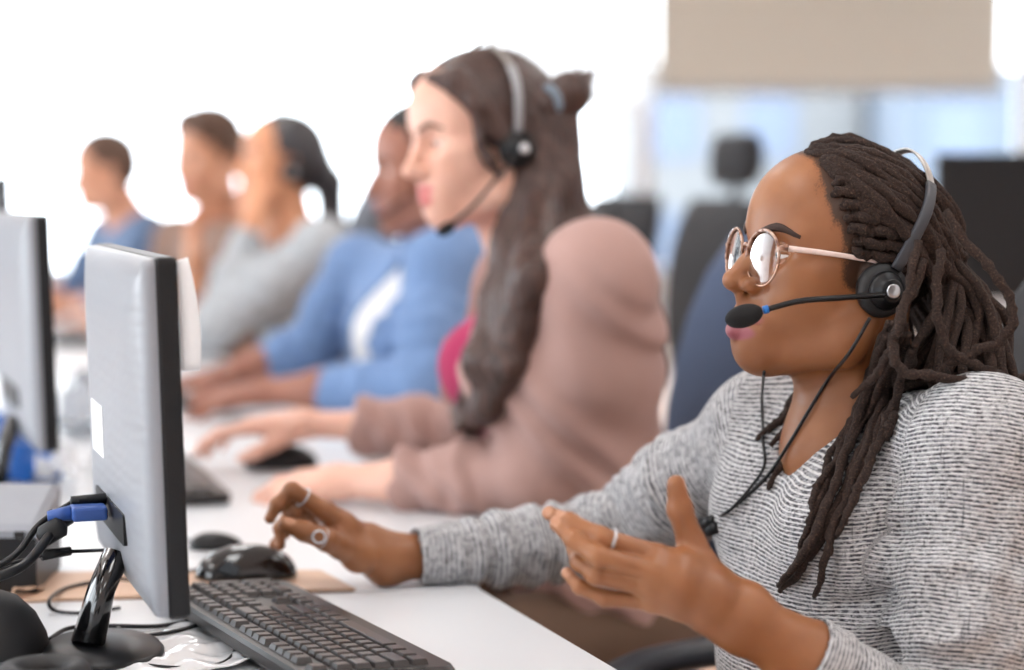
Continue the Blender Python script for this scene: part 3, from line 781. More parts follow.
# short rolls along the hairline at the temples
for sd in (1, -1):
    for i in range(9):
        z = .098-.0108*i; x = .020+.030*float(sstep(.0, .075, np.array(z)))+rl.uniform(-.003, .005)
        k = max(.02, 1-((x-EC[0])/ER_[0])**2-((z-EC[2])/ER_[2])**2); d0 = V((x-EC[0])/ER_[0], sd*math.sqrt(k), (z-EC[2])/ER_[2])
        d1 = V(-.62+.1*rl.random(), sd*(.62+.1*rl.random()), .62-.10*i)
        hp = [H1.w(EC+ER_*nrm(d0*(1-t)+d1*t)*(.975+.035*math.sin(t*3.1)+.012*rl.random())) for t in np.linspace(0, 1, 9)]
        lock(hp, .0057, 40, .2, r0=.55)
# the far side and the back
for i in range(22):
    u = i/21
    d0 = (.45-.5*u, -.06-.9*u, .92-.7*u); d1 = (-.8+.2*rl.random(), -.7+1.0*rl.random(), -.3)
    hp = head_path(d0, d1, 6, .99, 1.08)
    e = hp[-1]; tgt = NB1-F1*(.085+.02*rl.random())-L1*(.12*rl.uniform(-.6, 1))+V(0, 0, -.03)
    lock(hp+[e*.5+tgt*.5-F1*.025, tgt, tgt-F1*.03+V(0, 0, -.16-.08*rl.random())], .0052)
# the bundle that falls over the near side of the chest
FR = [[(898, 318), (884, 362), (864, 410), (845, 455), (826, 505), (803, 550), (783, 588)],
      [(905, 325), (890, 380), (872, 430), (852, 482), (832, 532), (824, 565), (815, 597)],
      [(893, 322), (876, 372), (853, 430), (836, 480), (816, 530), (798, 562), (778, 585)],
      [(902, 335), (884, 390), (863, 445), (842, 494), (818, 542), (797, 574), (779, 592)],
      [(888, 322), (871, 367), (857, 412), (831, 452), (826, 470), (826, 489)],
      [(897, 345), (874, 400), (848, 448), (822, 478), (813, 498), (811, 519)],
      [(909, 335), (896, 385), (880, 428), (860, 478), (842, 520), (823, 560)],
      [(886, 335), (868, 385), (846, 438), (832, 470), (812, 518), (800, 548)],
      [(911, 350), (893, 405), (873, 455), (853, 500), (838, 535)],
      [(915, 345), (905, 385), (892, 420), (886, 440)]]
for k, pp in enumerate(FR):
    lock([at(*pp[0], 1.865)]+[drape(x, y, .010+.006*(k % 3), 1.88) for x, y in pp[1:]], .0047 if k not in (4, 5) else .0038, 46)
for pp in ([(806, 386), (788, 412), (755, 441)], [(809, 390), (792, 418), (771, 447)], [(812, 392), (797, 430), (783, 462), (767, 490)], [(816, 392), (806, 420), (795, 440)], [(803, 384), (783, 415), (767, 432)]):
    lock([at(pp[0][0]+12, pp[0][1]-16, 2.10), at(*pp[0], 2.075)]+[drape(x, y, .008, None, [bs1]) for x, y in pp[1:]], .0044, 26)
lock([at(944, 212, 1.90), at(975, 252, 1.885), at(1002, 284, 1.87), at(1013, 314, 1.865), at(1004, 338, 1.865), at(984, 348, 1.865), at(958, 360, 1.865), at(935, 374, 1.86)], .0050, 50)
lock([at(925, 260, 1.885), at(900, 320, 1.865), at(893, 350, 1.855), at(905, 372, 1.85), at(950, 378, 1.85), at(1000, 392, 1.86)], .005, 50)
lock([at(940, 250, 1.885), at(937, 310, 1.865), at(952, 352, 1.86), at(1000, 376, 1.87), at(1026, 398, 1.88)], .005, 50)
lock([at(918, 240, 1.89), at(906, 300, 1.87), at(894, 340, 1.86), at(878, 372, 1.865), at(852, 397, 1.87)], .0046, 46)
# --- headset
pad1 = V(-.010, .086, -.022)
bo = [H1.w(pad1+V(.004, .016, -.004)), at(838, 298, 1.872), at(800, 301, 1.862), at(768, 309, 1.855)]
m1c = at(744, 316, 1.852)
hs1 = headset('headset', 'black headset with silver ear badge and foam microphone worn over dreadlocks', H1, pad=pad1, boom_pts=bo, mic=(m1c, at(765, 310, 1.855)-m1c), mic_r=(.0185, .0108, .0108), tilt=20, R=.157, bulge=.34)
MB().tube([at(768.5, 308.8, 1.855), at(763, 310.2, 1.855)], .0038, 12).build('blue_collar', M['blue_ring'], hs1)
cb = [at(870, 318, 1.872), at(850, 352, 1.882), drape(828, 380, .007), drape(808, 412, .006), drape(790, 442, .004), drape(768, 475, .004), drape(740, 502, .004), drape(722, 515, .004), drape(706, 523, .006)]
MB().tube(spline(cb, 70), .0018, 8).build('cable', M['black'], hs1)
cb2 = [drape(764, 372, .02, 2.02), drape(762, 400, .012, 2.0), drape(763, 440, .008, 1.98), drape(764, 466, .005), drape(750, 488, .004), drape(728, 512, .005), drape(709, 526, .006)]
MB().tube(spline(cb2, 60), .0016, 8).build('cable', M['black'], hs1)
for a, b in (((712, 521), (700, 526)), ((715, 528), (704, 535))):
    MB().tube([drape(*a, .008), drape(*b, .009)], .0062, 12).build('plug', M['black'], hs1)
# --- glasses
gl = thing('eyeglasses', 'round clear and tortoiseshell eyeglasses with pale temples on woman in knit top', 'eyeglasses', H1.w((.10, 0, 0)))
rims = MB(); lens = []
for y in (-1, 1):
    c = V(.0985, y*.0330, -.006); nrmal = nrm(V(1, y*.15, -.04))
    Mx = H1.M4() @ frame_z(c, nrmal, (0, 1, 0))
    rg = MB(); rg.torus(.0275, .0009, Mx, 48, 8); rg.build('lens_rim', M['gold'], gl)
    up = MB(); pts = [np.array(Mx @ Vector((.0280*math.cos(a), .0280*math.sin(a), .0004))) for a in np.linspace(-.15, math.pi+.15, 30)]
    # local x of the frame is the person's left, so sin>0 points up or down: choose the brow side
    if (pts[15]-H1.w(c))[2] < 0: pts = [np.array(Mx @ Vector((.0280*math.cos(a), -.0280*math.sin(a), .0004))) for a in np.linspace(-.15, math.pi+.15, 30)]
    up.tube(pts, .0016, 8); up.build('brow_rim', M['tortoise'], gl)
    ln = MB(); Rc = .22; sg = lambda r: .0008-r*r/(2*Rc); rr_ = [0, .004, .008, .012, .016, .020, .024, .0273]
    ln.lathe([(r, sg(r)) for r in rr_]+[(r, sg(r)-.0012) for r in rr_[::-1]], Mx, 48); ln.build('lens', M['lens'], gl)
    hg = H1.w(V(.0925, y*.0625, .006)); ear = V(-.004, y*.0795, .006)
    MB().tube(spline([H1.w((.0945, y*.0600, .005)), hg, H1.w((.088, y*.066, .006))], 8), .0028, 8, flat=H1.d((0, 0, 1)), fs=1.3).build('hinge', M['tortoise'], gl)
    tp = spline([H1.w((.089, y*.0655, .006)), H1.w((.055, y*.074, .0065)), H1.w((.02, y*.080, .006)), H1.w((-.004, y*.081, .004)), H1.w((-.02, y*.079, -.010))], 24)
    MB().tube(tp, [.0030-.0012*i/23 for i in range(24)], 8, flat=H1.d((0, 1, 0)), fs=.5).build('temple', M['temple'], gl)
MB().tube(spline([H1.w((.1005, -.0085, .004)), H1.w((.1035, 0, .007)), H1.w((.1005, .0085, .004))], 10), .0019, 8).build('bridge', M['tortoise'], gl)
# --- rings
def ring(name, label, c, ax_, R, r, group=None):
    m = MB(); m.torus(R, r, frame_z(c, ax_), 36, 8); o = m.build(name, M['silver']); return tag(o, label, 'ring', group)
c = lerp(lh[0][1], lh[0][2], .80); ring('finger_ring', 'silver band on the index finger of the raised left hand', c, lh[0][2]-lh[0][1], .0107, .0013)
c = lerp(rh[0][1], rh[0][2], .62); ring('finger_ring', 'slim silver band on the index finger of the hand above the mouse', c, rh[0][2]-rh[0][1], .0106, .0011)
tr = thing('thumb_ring', 'silver ring with an open circle on the thumb of the hand above the mouse', 'ring', lerp(rh[4][1], rh[4][2], .25))
MB().torus(.0118, .0010, frame_z(lerp(rh[4][1], rh[4][2], .25), rh[4][2]-rh[4][1]), 36, 8).build('band', M['silver'], tr)
MB().torus(.0068, .0013, frame_z(at(319, 537, 2.150), V(.1, -1, .15)), 36, 8).build('open_circle', M['silver'], tr)
nb_ = H1.w(V(.106, .0145, -.034)); ring('nose_ring', 'small gold hoop in the nostril of woman wearing round glasses', nb_, H1.d(V(.9, .2, .1)), .0036, .0006)
# ------------------------------------------------------------------ the other agents
GRP = 'call centre agents in a row'
def person(label, Fd, J, skinm, hd_o, H, hands, top, topmat, trm, top_name='top', armr=(.056, .054, .048, .042, .036), cuff=(.9, .9), neckcut=(.052, .075), deep=1.0, wide=1.0, bust=0.0, h=.005, foldamp=.003, legkw={}, scoop=None, hh=.0034, ears_eyes=True, face_brow=None, extra_cut=None, waistf=1.0, lats=0, upper_fold=1, blade=0, drapef=.002, trap=0):
    root = thing('person', label, 'person', (J['pel'][0], J['pel'][1], 0), math.atan2(Fd[1], Fd[0]), GRP)
    F, L = J['F'], J['L']
    hd, lip, hry = head_mesh(H, J['nb'], hd_o, hh, chest=[(J['nb']+F*.02-V(0, 0, .02), J['chest']-F*.01+V(0, 0, .10), .055, .055)])
    parts = [hd]
    for (ch, wr, el, rf) in hands: parts.append(hand_mesh(ch, wr, el, rf[0], rf[1], .0030, rf[2], rf[3], wax=None)[0])
    s = SDF(); torso(s, J, -.018, wide, deep); a2 = (.034, .034, .028, .024, .016)
    arm(s, J['SL'], J['EL'], J['WL'], a2); arm(s, J['SR'], J['ER'], J['WR'], a2); parts.append(s.mesh(.008))
    me = mk_mesh('body', parts); n = sum(len(p[0]) for p in parts[1:])
    attr(me, 'lip', np.concatenate([lip, np.zeros(n)])); attr(me, 'hairy', np.concatenate([hry, np.zeros(n)])); attr(me, 'nail', np.zeros(len(hd[0])+n))
    link('body', me, skinm, root)
    bv = bvh_of(*hd)
    if ears_eyes: eyes(root, H, ex=hd_o.get('eye_x', .0725)); brows(root, H, bv, face_brow or M['brow1'], .0034)
    s = SDF(); torso(s, J, .0, wide, deep, waistf)
    if bust:
        for y in (-1, 1): s.ell(J['chest']+F*.080+L*y*.075+V(0, 0, .01), (.055*bust, .066*bust, .062*bust), .05, M=np.stack([F, L, V(0, 0, 1)], 1))
    if trap: s.ell(J['nb']-V(0, 0, .015), (trap*.8, trap*1.25, trap*.6), .05, M=np.stack([F, L, V(0, 0, 1)], 1))
    if blade: s.ell(J['chest']*.45+(J['SL']+J['SR'])*.275-F*.035, (blade, .185, .12), .05, M=np.stack([F, L, V(0, 0, 1)], 1))
    if lats:
        for sh, y in (('SL', 1), ('SR', -1)): s.cone(J[sh]-L*y*.045-V(0, 0, .03), J['pel']*.7+J['chest']*.3+L*y*.06, lats, .10, .06)
    if scoop: scoop(s)
    for S, E, W, cu in ((J['SL'], J['EL'], J['WL'], cuff[0]), (J['SR'], J['ER'], J['WR'], cuff[1])):
        C = lerp(E, W, cu)
        s.chain([S, lerp(S, E, .5), E], [armr[0], armr[1], armr[2]], .03); s.ell(S, armr[0]*.97, .04)
        if cu > .05:
            s.chain([E, lerp(E, W, cu*.5), C], [armr[2], armr[3], armr[4]], .02)
            s.cone(C, lerp(E, W, min(1.05, cu+.15)), armr[4]*.74, armr[4]*.72, .001, 's'); s.plane(C, nrm(W-E), C-.08, C+.08, .002)
    s.cone(J['nb']+F*.02-V(0, 0, .045), J['nb']+F*.04+V(0, 0, .14), neckcut[0], neckcut[1], .006, 's')
    hem = J['pel']-V(0, 0, .07); s.plane(hem, (0, 0, -1), hem-.4, hem+V(.4, .4, .02), .004)
    for S, E, n_, ph in ((J['SL'], J['EL'], 6, .3), (J['EL'], J['WL'], 6, 1.9), (J['SR'], J['ER'], 6, 2.2), (J['ER'], J['WR'], 6, .9)):
        f, lo, hi = folds(S, E, foldamp*(upper_fold if n_ == 6 and ph in (.3, 2.2) else 1), n_, .15, 1.0, .08, ph); s.func(f, lo, hi, .001, 'd')
    s.func(lambda X, Y, Z: drapef*np.sin(70*X-40*Y+62*Z+1.6*np.sin(28*Z+20*X))*np.clip((J['nb'][2]-.03-Z)/.12, 0, 1), J['pel']-.6, J['nb']+.4, .001, 'd')
    vs, Fc = s.mesh(h, 1); tp = link(top_name, mk_mesh(top_name, [(vs, Fc)]), topmat, root)
    if trm: legs(root, J, trm, M['shoe'], h=.009, **legkw)
    return root, bv, bvh_of(vs, Fc)
def hair_cap(root, H, mat, prims, cuts=(), bumps=None, h=.0034, name='hair', iters=1, flow=None):
    """hair modelled in the head's frame; prims: callables on the SDF"""
    s = SDF()
    for p in prims: p(s)
    for c in cuts: c(s)
    if bumps: s.func(bumps, (-.35, -.35, -.6), (.35, .35, .35), .001, 'd')
    vs, F = s.mesh(h, iters)
    me = mk_mesh(name, [(H.w(vs), F)]); attr(me, 'fab', flow(vs) if flow else vs); return link(name, me, mat, root)
BIG = ((-.35, -.35, -.6), (.35, .35, .35))
def hair_line(x0, x1, z1, zlow=-.05, side=.0):
    """front edge of short hair: x0 at ear height to x1 at the crown"""
    return lambda s: s.func(lambda X, Y, Z: -(X-(x0+(x1-x0)*np.clip(Z/z1, 0, 1)-side*(np.abs(Y) > .05)))-.003*np.sin(Y*160+Z*90), *BIG, .006, 's')
# ---------------- woman 2: mauve cardigan, straight brown hair with a small bun
F2 = nrm(V(-.955, -.297, 0)); L2 = V(-F2[1], F2[0], 0)
H2 = Head(V(-.885, -.465, 0), -9, 0, 1.02).put((-.010, .080, -.022), at(514, 149, 2.80))
J2 = dict(F=F2, L=L2, nb=H2.w((-.075, 0, -.150)), SL=at(598, 276, 2.67), SR=at(528, 284, 2.97), EL=at(540, 478, 2.72), WL=at(338, 482, 2.83), ER=at(488, 430, 3.12), WR=at(302, 424, 3.17))
J2_back = 1
J2['chest'] = V(.048, 2.834, .915); J2['pel'] = V(.135, 2.88, .57)
hl = fingers(J2['WL'], V(-.92, .03, -.16), V(-.1, -.35, .95), V(-.2, .9, .2), [(.5, .7, .4), (.55, .7, .4), (.6, .75, .4), (.6, .7, .4)], .97, tcurl=.3)
hr = fingers(J2['WR'], V(-.95, -.12, -.02), V(-.08, -.05, 1), V(0, -1, 0), [(.15, .4, .3), (.2, .4, .3), (.3, .5, .3), (.35, .5, .3)], .97, spread=.2, thumb=(.75, .5, -.45))
def scoop2(s):
    s.cone(J2['nb']+F2*.10-V(0, 0, .10), J2['chest']+F2*.165-L2*.035, .050, .078, .012, 's'); s.cone(J2['chest']+F2*.165-L2*.035, J2['pel']*.60+J2['chest']*.40+F2*.165-L2*.01, .078, .082, .012, 's')
    s.cone(J2['nb']+F2*.05-V(0, 0, .02), J2['nb']+F2*.11-V(0, 0, .12), .055, .05, .012, 's')
p2, bv2, bs2 = person('woman in mauve cardigan with long brown hair and small bun, wearing a headset', F2, J2, M['skin2'], dict(nose_l=.6, lip=1.1, neck=.046, ears=True, eye=(-.35, .12), crown=-.014), H2,
    [(hl, J2['WL'], J2['EL'], ((.027, .021), .036, .95, .85)), (hr, J2['WR'], J2['ER'], ((.026, .020), .029, .95, .80))],
    None, M['cardigan'], M['trousers_brown'], 'cardigan', armr=(.066, .068, .058, .048, .044), cuff=(.67, .70), bust=1.0, scoop=scoop2, h=.0045, foldamp=.0026, deep=1.12, wide=1.02, lats=.075, face_brow=M['brow2'], upper_fold=0, blade=.105, drapef=.0042)
s = SDF(); torso(s, J2, -.009, .97, 1.05)
for y in (-1, 1): s.ell(J2['chest']+F2*.085+L2*y*.072+V(0, 0, .01), (.052, .062, .058), .05, M=np.stack([F2, L2, V(0, 0, 1)], 1))
s.cone(J2['nb']+F2*.03-V(0, 0, .05), J2['nb']+F2*.05+V(0, 0, .14), .056, .085, .006, 's')
for sh in ('SL', 'SR'): s.ell(J2[sh], .085, .01, 's')
hem = J2['pel']-V(0, 0, .05); s.plane(hem, (0, 0, -1), hem-.4, hem+V(.4, .4, .02), .004)
vs, Fc = s.mesh(.006); link('magenta_top', mk_mesh('magenta_top', [(vs, Fc)]), M['magenta'], p2)['label'] = 'magenta top under the cardigan'
# cardigan skirt hanging behind the seat edge
def hair2_prims(s):
    s.ell((-.012, 0, .034), (.106, .084, .087), .02)
    s.ell((-.045, 0, .01), (.072, .082, .08), .03)
    a = lambda p: H2.l(p)
    # back fall
    for y in (-.06, -.03, 0, .03, .06): s.chain([(-.085, y, .02), a(J2['nb']-F2*.020+L2*y*1.3), a(J2['nb']-F2*.075+L2*y*1.8-V(0, 0, .14))], [.030, .030, .018], .03)
    # near curtain: from the parting over the temple, past the ear, down the front of the shoulder
    for k, (px0, py0, pts) in enumerate(((0, 0, [(532, 100), (526, 170), (516, 235), (503, 300), (486, 360), (470, 412), (458, 436)]), (0, 0, [(545, 105), (540, 180), (527, 250), (512, 310), (500, 365), (482, 405), (470, 430)]), (0, 0, [(556, 120), (554, 180), (543, 236), (524, 278), (508, 330), (492, 380)]), (0, 0, [(522, 150), (512, 200), (503, 245), (490, 300), (472, 360), (455, 412), (447, 430)]))):
        pp = [a(at(x+8*(y < 210)+9*(230 < y), y, 2.84-.018*min(i, 4)) if y < 250 else drape(x+9, y, .012, 2.74, [bs2])) for i, (x, y) in enumerate(pts)]; n = len(pp)
        s.chain(pp, [.016, .020, .024, .024, .020, .013, .006][:n-1]+[.004], .025)
    for y in (1, -1):                                                    # strands over the temples
        s.chain([(.074, y*.024, .085), (.072, y*.052, .064), (.064, y*.070, .034), (.050, y*.076, .0), (.032, y*.081, -.030), (.018, y*.083, -.055)], [.012, .013, .012, .009, .007, .004], .012)
        s.chain([(.050, y*.055, .085), (.035, y*.076, .045), (.010, y*.084, .00)], [.016, .014, .012], .02)
    s.chain([(-.05, -.065, -.02), a(J2['SR']-F2*.03+V(0, 0, .04)), a(J2['SR']-F2*.06-V(0, 0, .12))], [.03, .024, .010], .02)
hl2cut = lambda s: s.func(lambda X, Y, Z: -np.minimum(X-(.026+.050*np.clip((Z-.02)/.075, 0, 1)), np.minimum(Z+.09, .125-Z*0-X)), (.0, -.078, -.09), (.2, .078, .105), .008, 's')
cl = [lambda s: s.func(lambda X, Y, Z: -(X-(.044+.036*np.clip((Z-.03)/.06, 0, 1))+np.abs(Y)*.0), (-.02, -.064, -.08), (.2, .064, .090), .008, 's')]
def flow2(v):
    # strands run along z below the ears and back over the crown above
    o = v.copy(); r = np.sqrt(v[:, 0]**2+v[:, 1]**2); o[:, 2] = v[:, 2]*.6-r*.6; return o
hair2 = hair_cap(p2, H2, M['hair2'], [hair2_prims], cl, lambda X, Y, Z: .0014*np.sin(Y*520+X*300+.6*np.sin(Z*30))+.0010*np.sin(X*700-Y*400+Z*40), .0036, flow=flow2)
bun = SDF(); bc = H2.l(at(566, 96, 2.84)); bun.ell(bc, (.030, .028, .032), .02); bun.ell(bc+V(-.012, .01, .008), (.022, .022, .02), .02); bun.cone(bc+V(.035, 0, -.01), bc, .02, .022, .02)
for q in ((-.045, .012, .030), (-.05, 0, .018), (-.035, -.014, .036), (-.028, .02, .028)): bun.cone(bc, bc+V(*q), .012, .003, .01)
vs, Fc = bun.mesh(.003); me = mk_mesh('hair_bun', [(H2.w(vs), Fc)]); attr(me, 'fab', vs*1.0); link('hair_bun', me, M['hair2'], p2)
MB().torus(.018, .006, frame_z(H2.w(bc+V(.028, .006, -.002)), H2.d((1, .1, -.2))), 24, 8).build('hair_tie', plain('grey_blue_tie', srgb(130, 146, 160), .7), p2)
pad2 = V(-.010, .090, -.022); m2 = at(446, 229, 2.73)
hs2 = headset('headset', 'black headset with pale steel headband on the woman in mauve cardigan', H2, pad=pad2, boom_pts=[H2.w(pad2+V(.004, .014, -.004)), at(497, 178, 2.70), at(474, 205, 2.70), at(452, 224, 2.725)], mic=(m2, at(438, 234, 2.735)-m2), mic_r=(.015, .0085, .0085), tilt=6, R=.150, bulge=.30, slider='metal_grey')
# ---------------- man 3: open blue shirt over a white tee
F3 = nrm(V(-.96, -.28, 0)); L3 = V(-F3[1], F3[0], 0)
H3 = Head(F3, -6, 0, 1.04).put((.116, 0, -.035), at(367, 193, 3.93))
J3 = dict(F=F3, L=L3, nb=H3.w((-.045, 0, -.160)), SL=at(442, 268, 3.84), SR=at(360, 270, 4.17), EL=at(425, 388, 3.72), WL=at(268, 392, 3.88), ER=at(312, 352, 4.20), WR=at(222, 378, 4.14))
J3['chest'] = (J3['SL']+J3['SR'])/2+V(.015, 0, -.13); J3['pel'] = J3['chest']*1+V(.09, .03, 0); J3['pel'][2] = .575
def scoop3(s):
    c3 = J3['chest']+F3*.118+L3*.055; s.cone(J3['nb']+F3*.09+L3*.02-V(0, 0, .05), c3, .042, .044, .01, 's'); s.cone(c3, J3['pel']*.6+J3['chest']*.4+F3*.12+L3*.055, .044, .05, .01, 's')
    s.cone(J3['nb']+F3*.05-V(0, 0, .03), J3['nb']+F3*.11-V(0, 0, .10), .045, .04, .01, 's')
h3l = fingers(J3['WL'], V(-.95, -.1, -.12), V(-.1, -.2, 1), V(0, 1, 0), (.3, .5, .3), 1.05); h3r = fingers(J3['WR'], V(-.95, -.15, -.12), V(-.1, 0, 1), V(0, -1, 0), (.3, .5, .3), 1.05)
p3, bv3, bs3 = person('man in open blue chambray shirt over a white tee, typing', F3, J3, M['skin3'], dict(nose_w=1.15, lip=1.15, jaw=1.12, neck=.056), H3,
    [(h3l, J3['WL'], J3['EL'], ((.030, .023), .046, 1.08, .9)), (h3r, J3['WR'], J3['ER'], ((.030, .023), .046, 1.08, .9))], None, M['denim'], M['trousers_dark'], 'open_shirt', armr=(.066, .066, .060, .055, .050), cuff=(.60, .52), scoop=scoop3, trap=.135, neckcut=(.056, .07), h=.006, deep=1.05, wide=1.08, hh=.004)
s = SDF(); torso(s, J3, -.008, 1.04, 1.04); s.cone(J3['nb']+F3*.02-V(0, 0, .02), J3['nb']+F3*.05+V(0, 0, .14), .055, .075, .006, 's')
for sh in ('SL', 'SR'): s.ell(J3[sh], .09, .01, 's')
hem = J3['pel']-V(0, 0, .05); s.plane(hem, (0, 0, -1), hem-.4, hem+V(.4, .4, .02), .004)
vs, Fc = s.mesh(.007); link('white_tee', mk_mesh('white_tee', [(vs, Fc)]), M['tee'], p3)['label'] = 'white tee under the open shirt'
hair_cap(p3, H3, M['hair3'], [lambda s: s.ell((-.008, 0, .040), (.104, .081, .092), .02), lambda s: s.ell((-.045, 0, .0), (.06, .074, .06), .03)], [hair_line(.015, .080, .08), lambda s: s.func(lambda X, Y, Z: Z+.055, *BIG, .005, 's')]+[(lambda s, y=y: s.ell((-.008, y*.08, -.01), (.022, .02, .034), .004, 's')) for y in (-1, 1)], lambda X, Y, Z: .0018*np.sin(X*400)*np.sin(Y*420+Z*300), .0045)
pad3 = V(-.010, .088, -.022)
headset('headset', 'dark headset on the man in open blue shirt', H3, pad=pad3, boom_pts=[H3.w(pad3+V(.004, .014, -.004)), H3.w((.06, .085, -.05)), H3.w((.10, .05, -.078))], mic=(H3.w((.108, .042, -.080)), H3.d((.6, -.8, 0))), mic_r=(.014, .008, .008), tilt=4, R=.158, bulge=.03)
# ---------------- woman 4: pale grey jumper, elbow on the desk, hand at her cheek
F4 = nrm(V(-.95, -.30, 0)); L4 = V(-F4[1], F4[0], 0)
H4 = Head(F4, 4, 0, 1.03).put((0, 0, 0), at(281, 163, 5.2))
J4 = dict(F=F4, L=L4, nb=H4.w((-.045, 0, -.165)), SL=at(322, 246, 5.05), SR=at(262, 246, 5.38), EL=at(214, 326, 5.02), WL=at(254, 220, 5.10), ER=at(190, 336, 5.36), WR=at(196, 262, 5.30))
J4['chest'] = (J4['SL']+J4['SR'])/2+V(.01, 0, -.13); J4['pel'] = J4['chest']+V(.06, .02, 0); J4['pel'][2] = .575
h4l = fingers(J4['WL'], V(.15, .10, .98), V(-.35, -.93, .1), V(-.9, .3, 0), (.25, .35, .25), .95); h4r = fingers(J4['WR'], V(-.1, .2, .95), V(-.9, .2, -.1), V(.1, -.9, 0), (.4, .6, .4), .95)
p4, bv4, bs4 = person('woman in pale grey jumper with dark ponytail, hand at her cheek', F4, J4, M['skin4'], dict(neck=.047), H4, [(h4l, J4['WL'], J4['EL'], ((.027, .021), .036, .95, .7)), (h4r, J4['WR'], J4['ER'], ((.027, .021), .036, .95, .9))],
    None, M['grey_top'], M['trousers_dark'], 'jumper', armr=(.066, .068, .060, .048, .040), cuff=(.88, .35), bust=1.0, h=.006, hh=.0042, deep=1.05)
tag(MB().torus(.031, .009, frame_z(lerp(J4['ER'], J4['WR'], .55), J4['WR']-J4['ER']), 24, 10).build('wristband', plain('dark_red_band', srgb(120, 40, 52), .5)), 'dark red wristband on the woman in pale grey jumper', 'bracelet')
hair_cap(p4, H4, M['hair4'], [lambda s: s.ell((-.012, 0, .036), (.104, .083, .096), .02), lambda s: s.ell((-.05, 0, .0), (.065, .076, .075), .03), lambda s: s.chain([(-.10, 0, .01), (-.125, .01, -.04), H4.l(J4['nb']-F4*.10), H4.l(J4['nb']-F4*.12-V(0, 0, .22))], [.03, .036, .036, .014], .02)],
    [hair_line(.015, .064, .085), lambda s: s.func(lambda X, Y, Z: -(X+.02)*1.0-Z*0, (-.03, -.2, -.2), (.2, .2, -.01), .006, 's')], lambda X, Y, Z: .0012*np.sin(Y*500+Z*60), .0045, flow=flow2)
pad4 = V(-.010, .090, -.022)
headset('headset', 'pale headband headset on the woman in grey jumper', H4, pad=pad4, boom_pts=None, mic=None, tilt=-6, R=.160, bulge=.03)
# ---------------- man 5: brown shirt, head turned towards the camera
F5 = nrm(V(-.66, -.75, 0)); L5 = V(-F5[1], F5[0], 0); B5 = nrm(V(-.95, -.30, 0)); BL5 = V(-B5[1], B5[0], 0)
H5 = Head(F5, -8, -8, 1.06).put((0, 0, 0), at(208, 157, 5.95))
J5 = dict(F=B5, L=BL5, nb=H5.w((-.05, 0, -.17)), SL=at(236, 250, 5.85), SR=at(178, 240, 6.2), EL=at(192, 318, 5.78), WL=at(140, 330, 5.9), ER=at(150, 312, 6.25), WR=at(110, 318, 6.1))
J5['chest'] = (J5['SL']+J5['SR'])/2+V(.015, 0, -.13); J5['pel'] = J5['chest']+V(.08, .03, 0); J5['pel'][2] = .575
h5l = fingers(J5['WL'], V(-.9, -.1, -.15), V(-.1, -.1, 1), V(0, 1, 0), (.3, .5, .3), 1.05); h5r = fingers(J5['WR'], V(-.9, -.2, -.1), V(-.1, 0, 1), V(0, -1, 0), (.3, .5, .3), 1.05)
p5, bv5, bs5 = person('man in brown shirt with tousled brown hair, face turned towards the desk', F5, J5, M['skin5'], dict(jaw=1.08, neck=.055), H5, [(h5l, J5['WL'], J5['EL'], ((.030, .023), .045, 1.05, .9)), (h5r, J5['WR'], J5['ER'], ((.030, .023), .045, 1.05, .9))], None, M['brown_shirt'], M['trousers_dark'], 'shirt', armr=(.066, .064, .056, .050, .044), cuff=(.9, .9), h=.007, hh=.0045, deep=1.05, wide=1.06)
hair_cap(p5, H5, M['hair5'], [lambda s: s.ell((-.008, 0, .046), (.108, .086, .100), .02), lambda s: s.ell((.045, .01, .105), (.048, .066, .032), .03), lambda s: s.ell((.070, .03, .085), (.026, .034, .026), .02), lambda s: s.ell((-.045, 0, .0), (.06, .078, .06), .03)], [hair_line(.005, .085, .085), lambda s: s.func(lambda X, Y, Z: Z+.055, *BIG, .005, 's')]+[(lambda s, y=y: s.ell((-.008, y*.084, -.01), (.022, .02, .034), .004, 's')) for y in (-1, 1)], lambda X, Y, Z: .0055*np.sin(X*130+Z*90)*np.sin(Y*140+X*40), .0048)
# ---------------- man 6: blue-grey shirt at the far end
F6 = nrm(V(-.96, -.28, 0)); L6 = V(-F6[1], F6[0], 0)
H6 = Head(F6, -8, 0, 1.06).put((0, 0, 0), at(105, 172, 6.8))
J6 = dict(F=F6, L=L6, nb=H6.w((-.06, 0, -.165)), SL=at(148, 234, 6.64), SR=at(108, 236, 7.0), EL=at(118, 298, 6.55), WL=at(76, 305, 6.65), ER=at(72, 292, 7.0), WR=at(46, 300, 6.9))
J6['chest'] = (J6['SL']+J6['SR'])/2+V(.015, 0, -.13); J6['pel'] = J6['chest']+V(.09, .03, 0); J6['pel'][2] = .575
h6l = fingers(J6['WL'], V(-.9, -.15, -.15), V(-.1, -.1, 1), V(0, 1, 0), (.3, .5, .3), 1.05); h6r = fingers(J6['WR'], V(-.9, -.2, -.1), V(-.1, 0, 1), V(0, -1, 0), (.3, .5, .3), 1.05)
p6, bv6, bs6 = person('man in blue-grey shirt with short brown hair, at the far end of the row', F6, J6, M['skin5'], dict(jaw=1.08, neck=.055), H6, [(h6l, J6['WL'], J6['EL'], ((.030, .023), .045, 1.05, .9)), (h6r, J6['WR'], J6['ER'], ((.030, .023), .045, 1.05, .9))], None, M['bluegrey'], M['trousers_dark'], 'shirt', armr=(.066, .064, .056, .050, .044), cuff=(.62, .62), h=.007, hh=.0045, deep=1.05, wide=1.06)
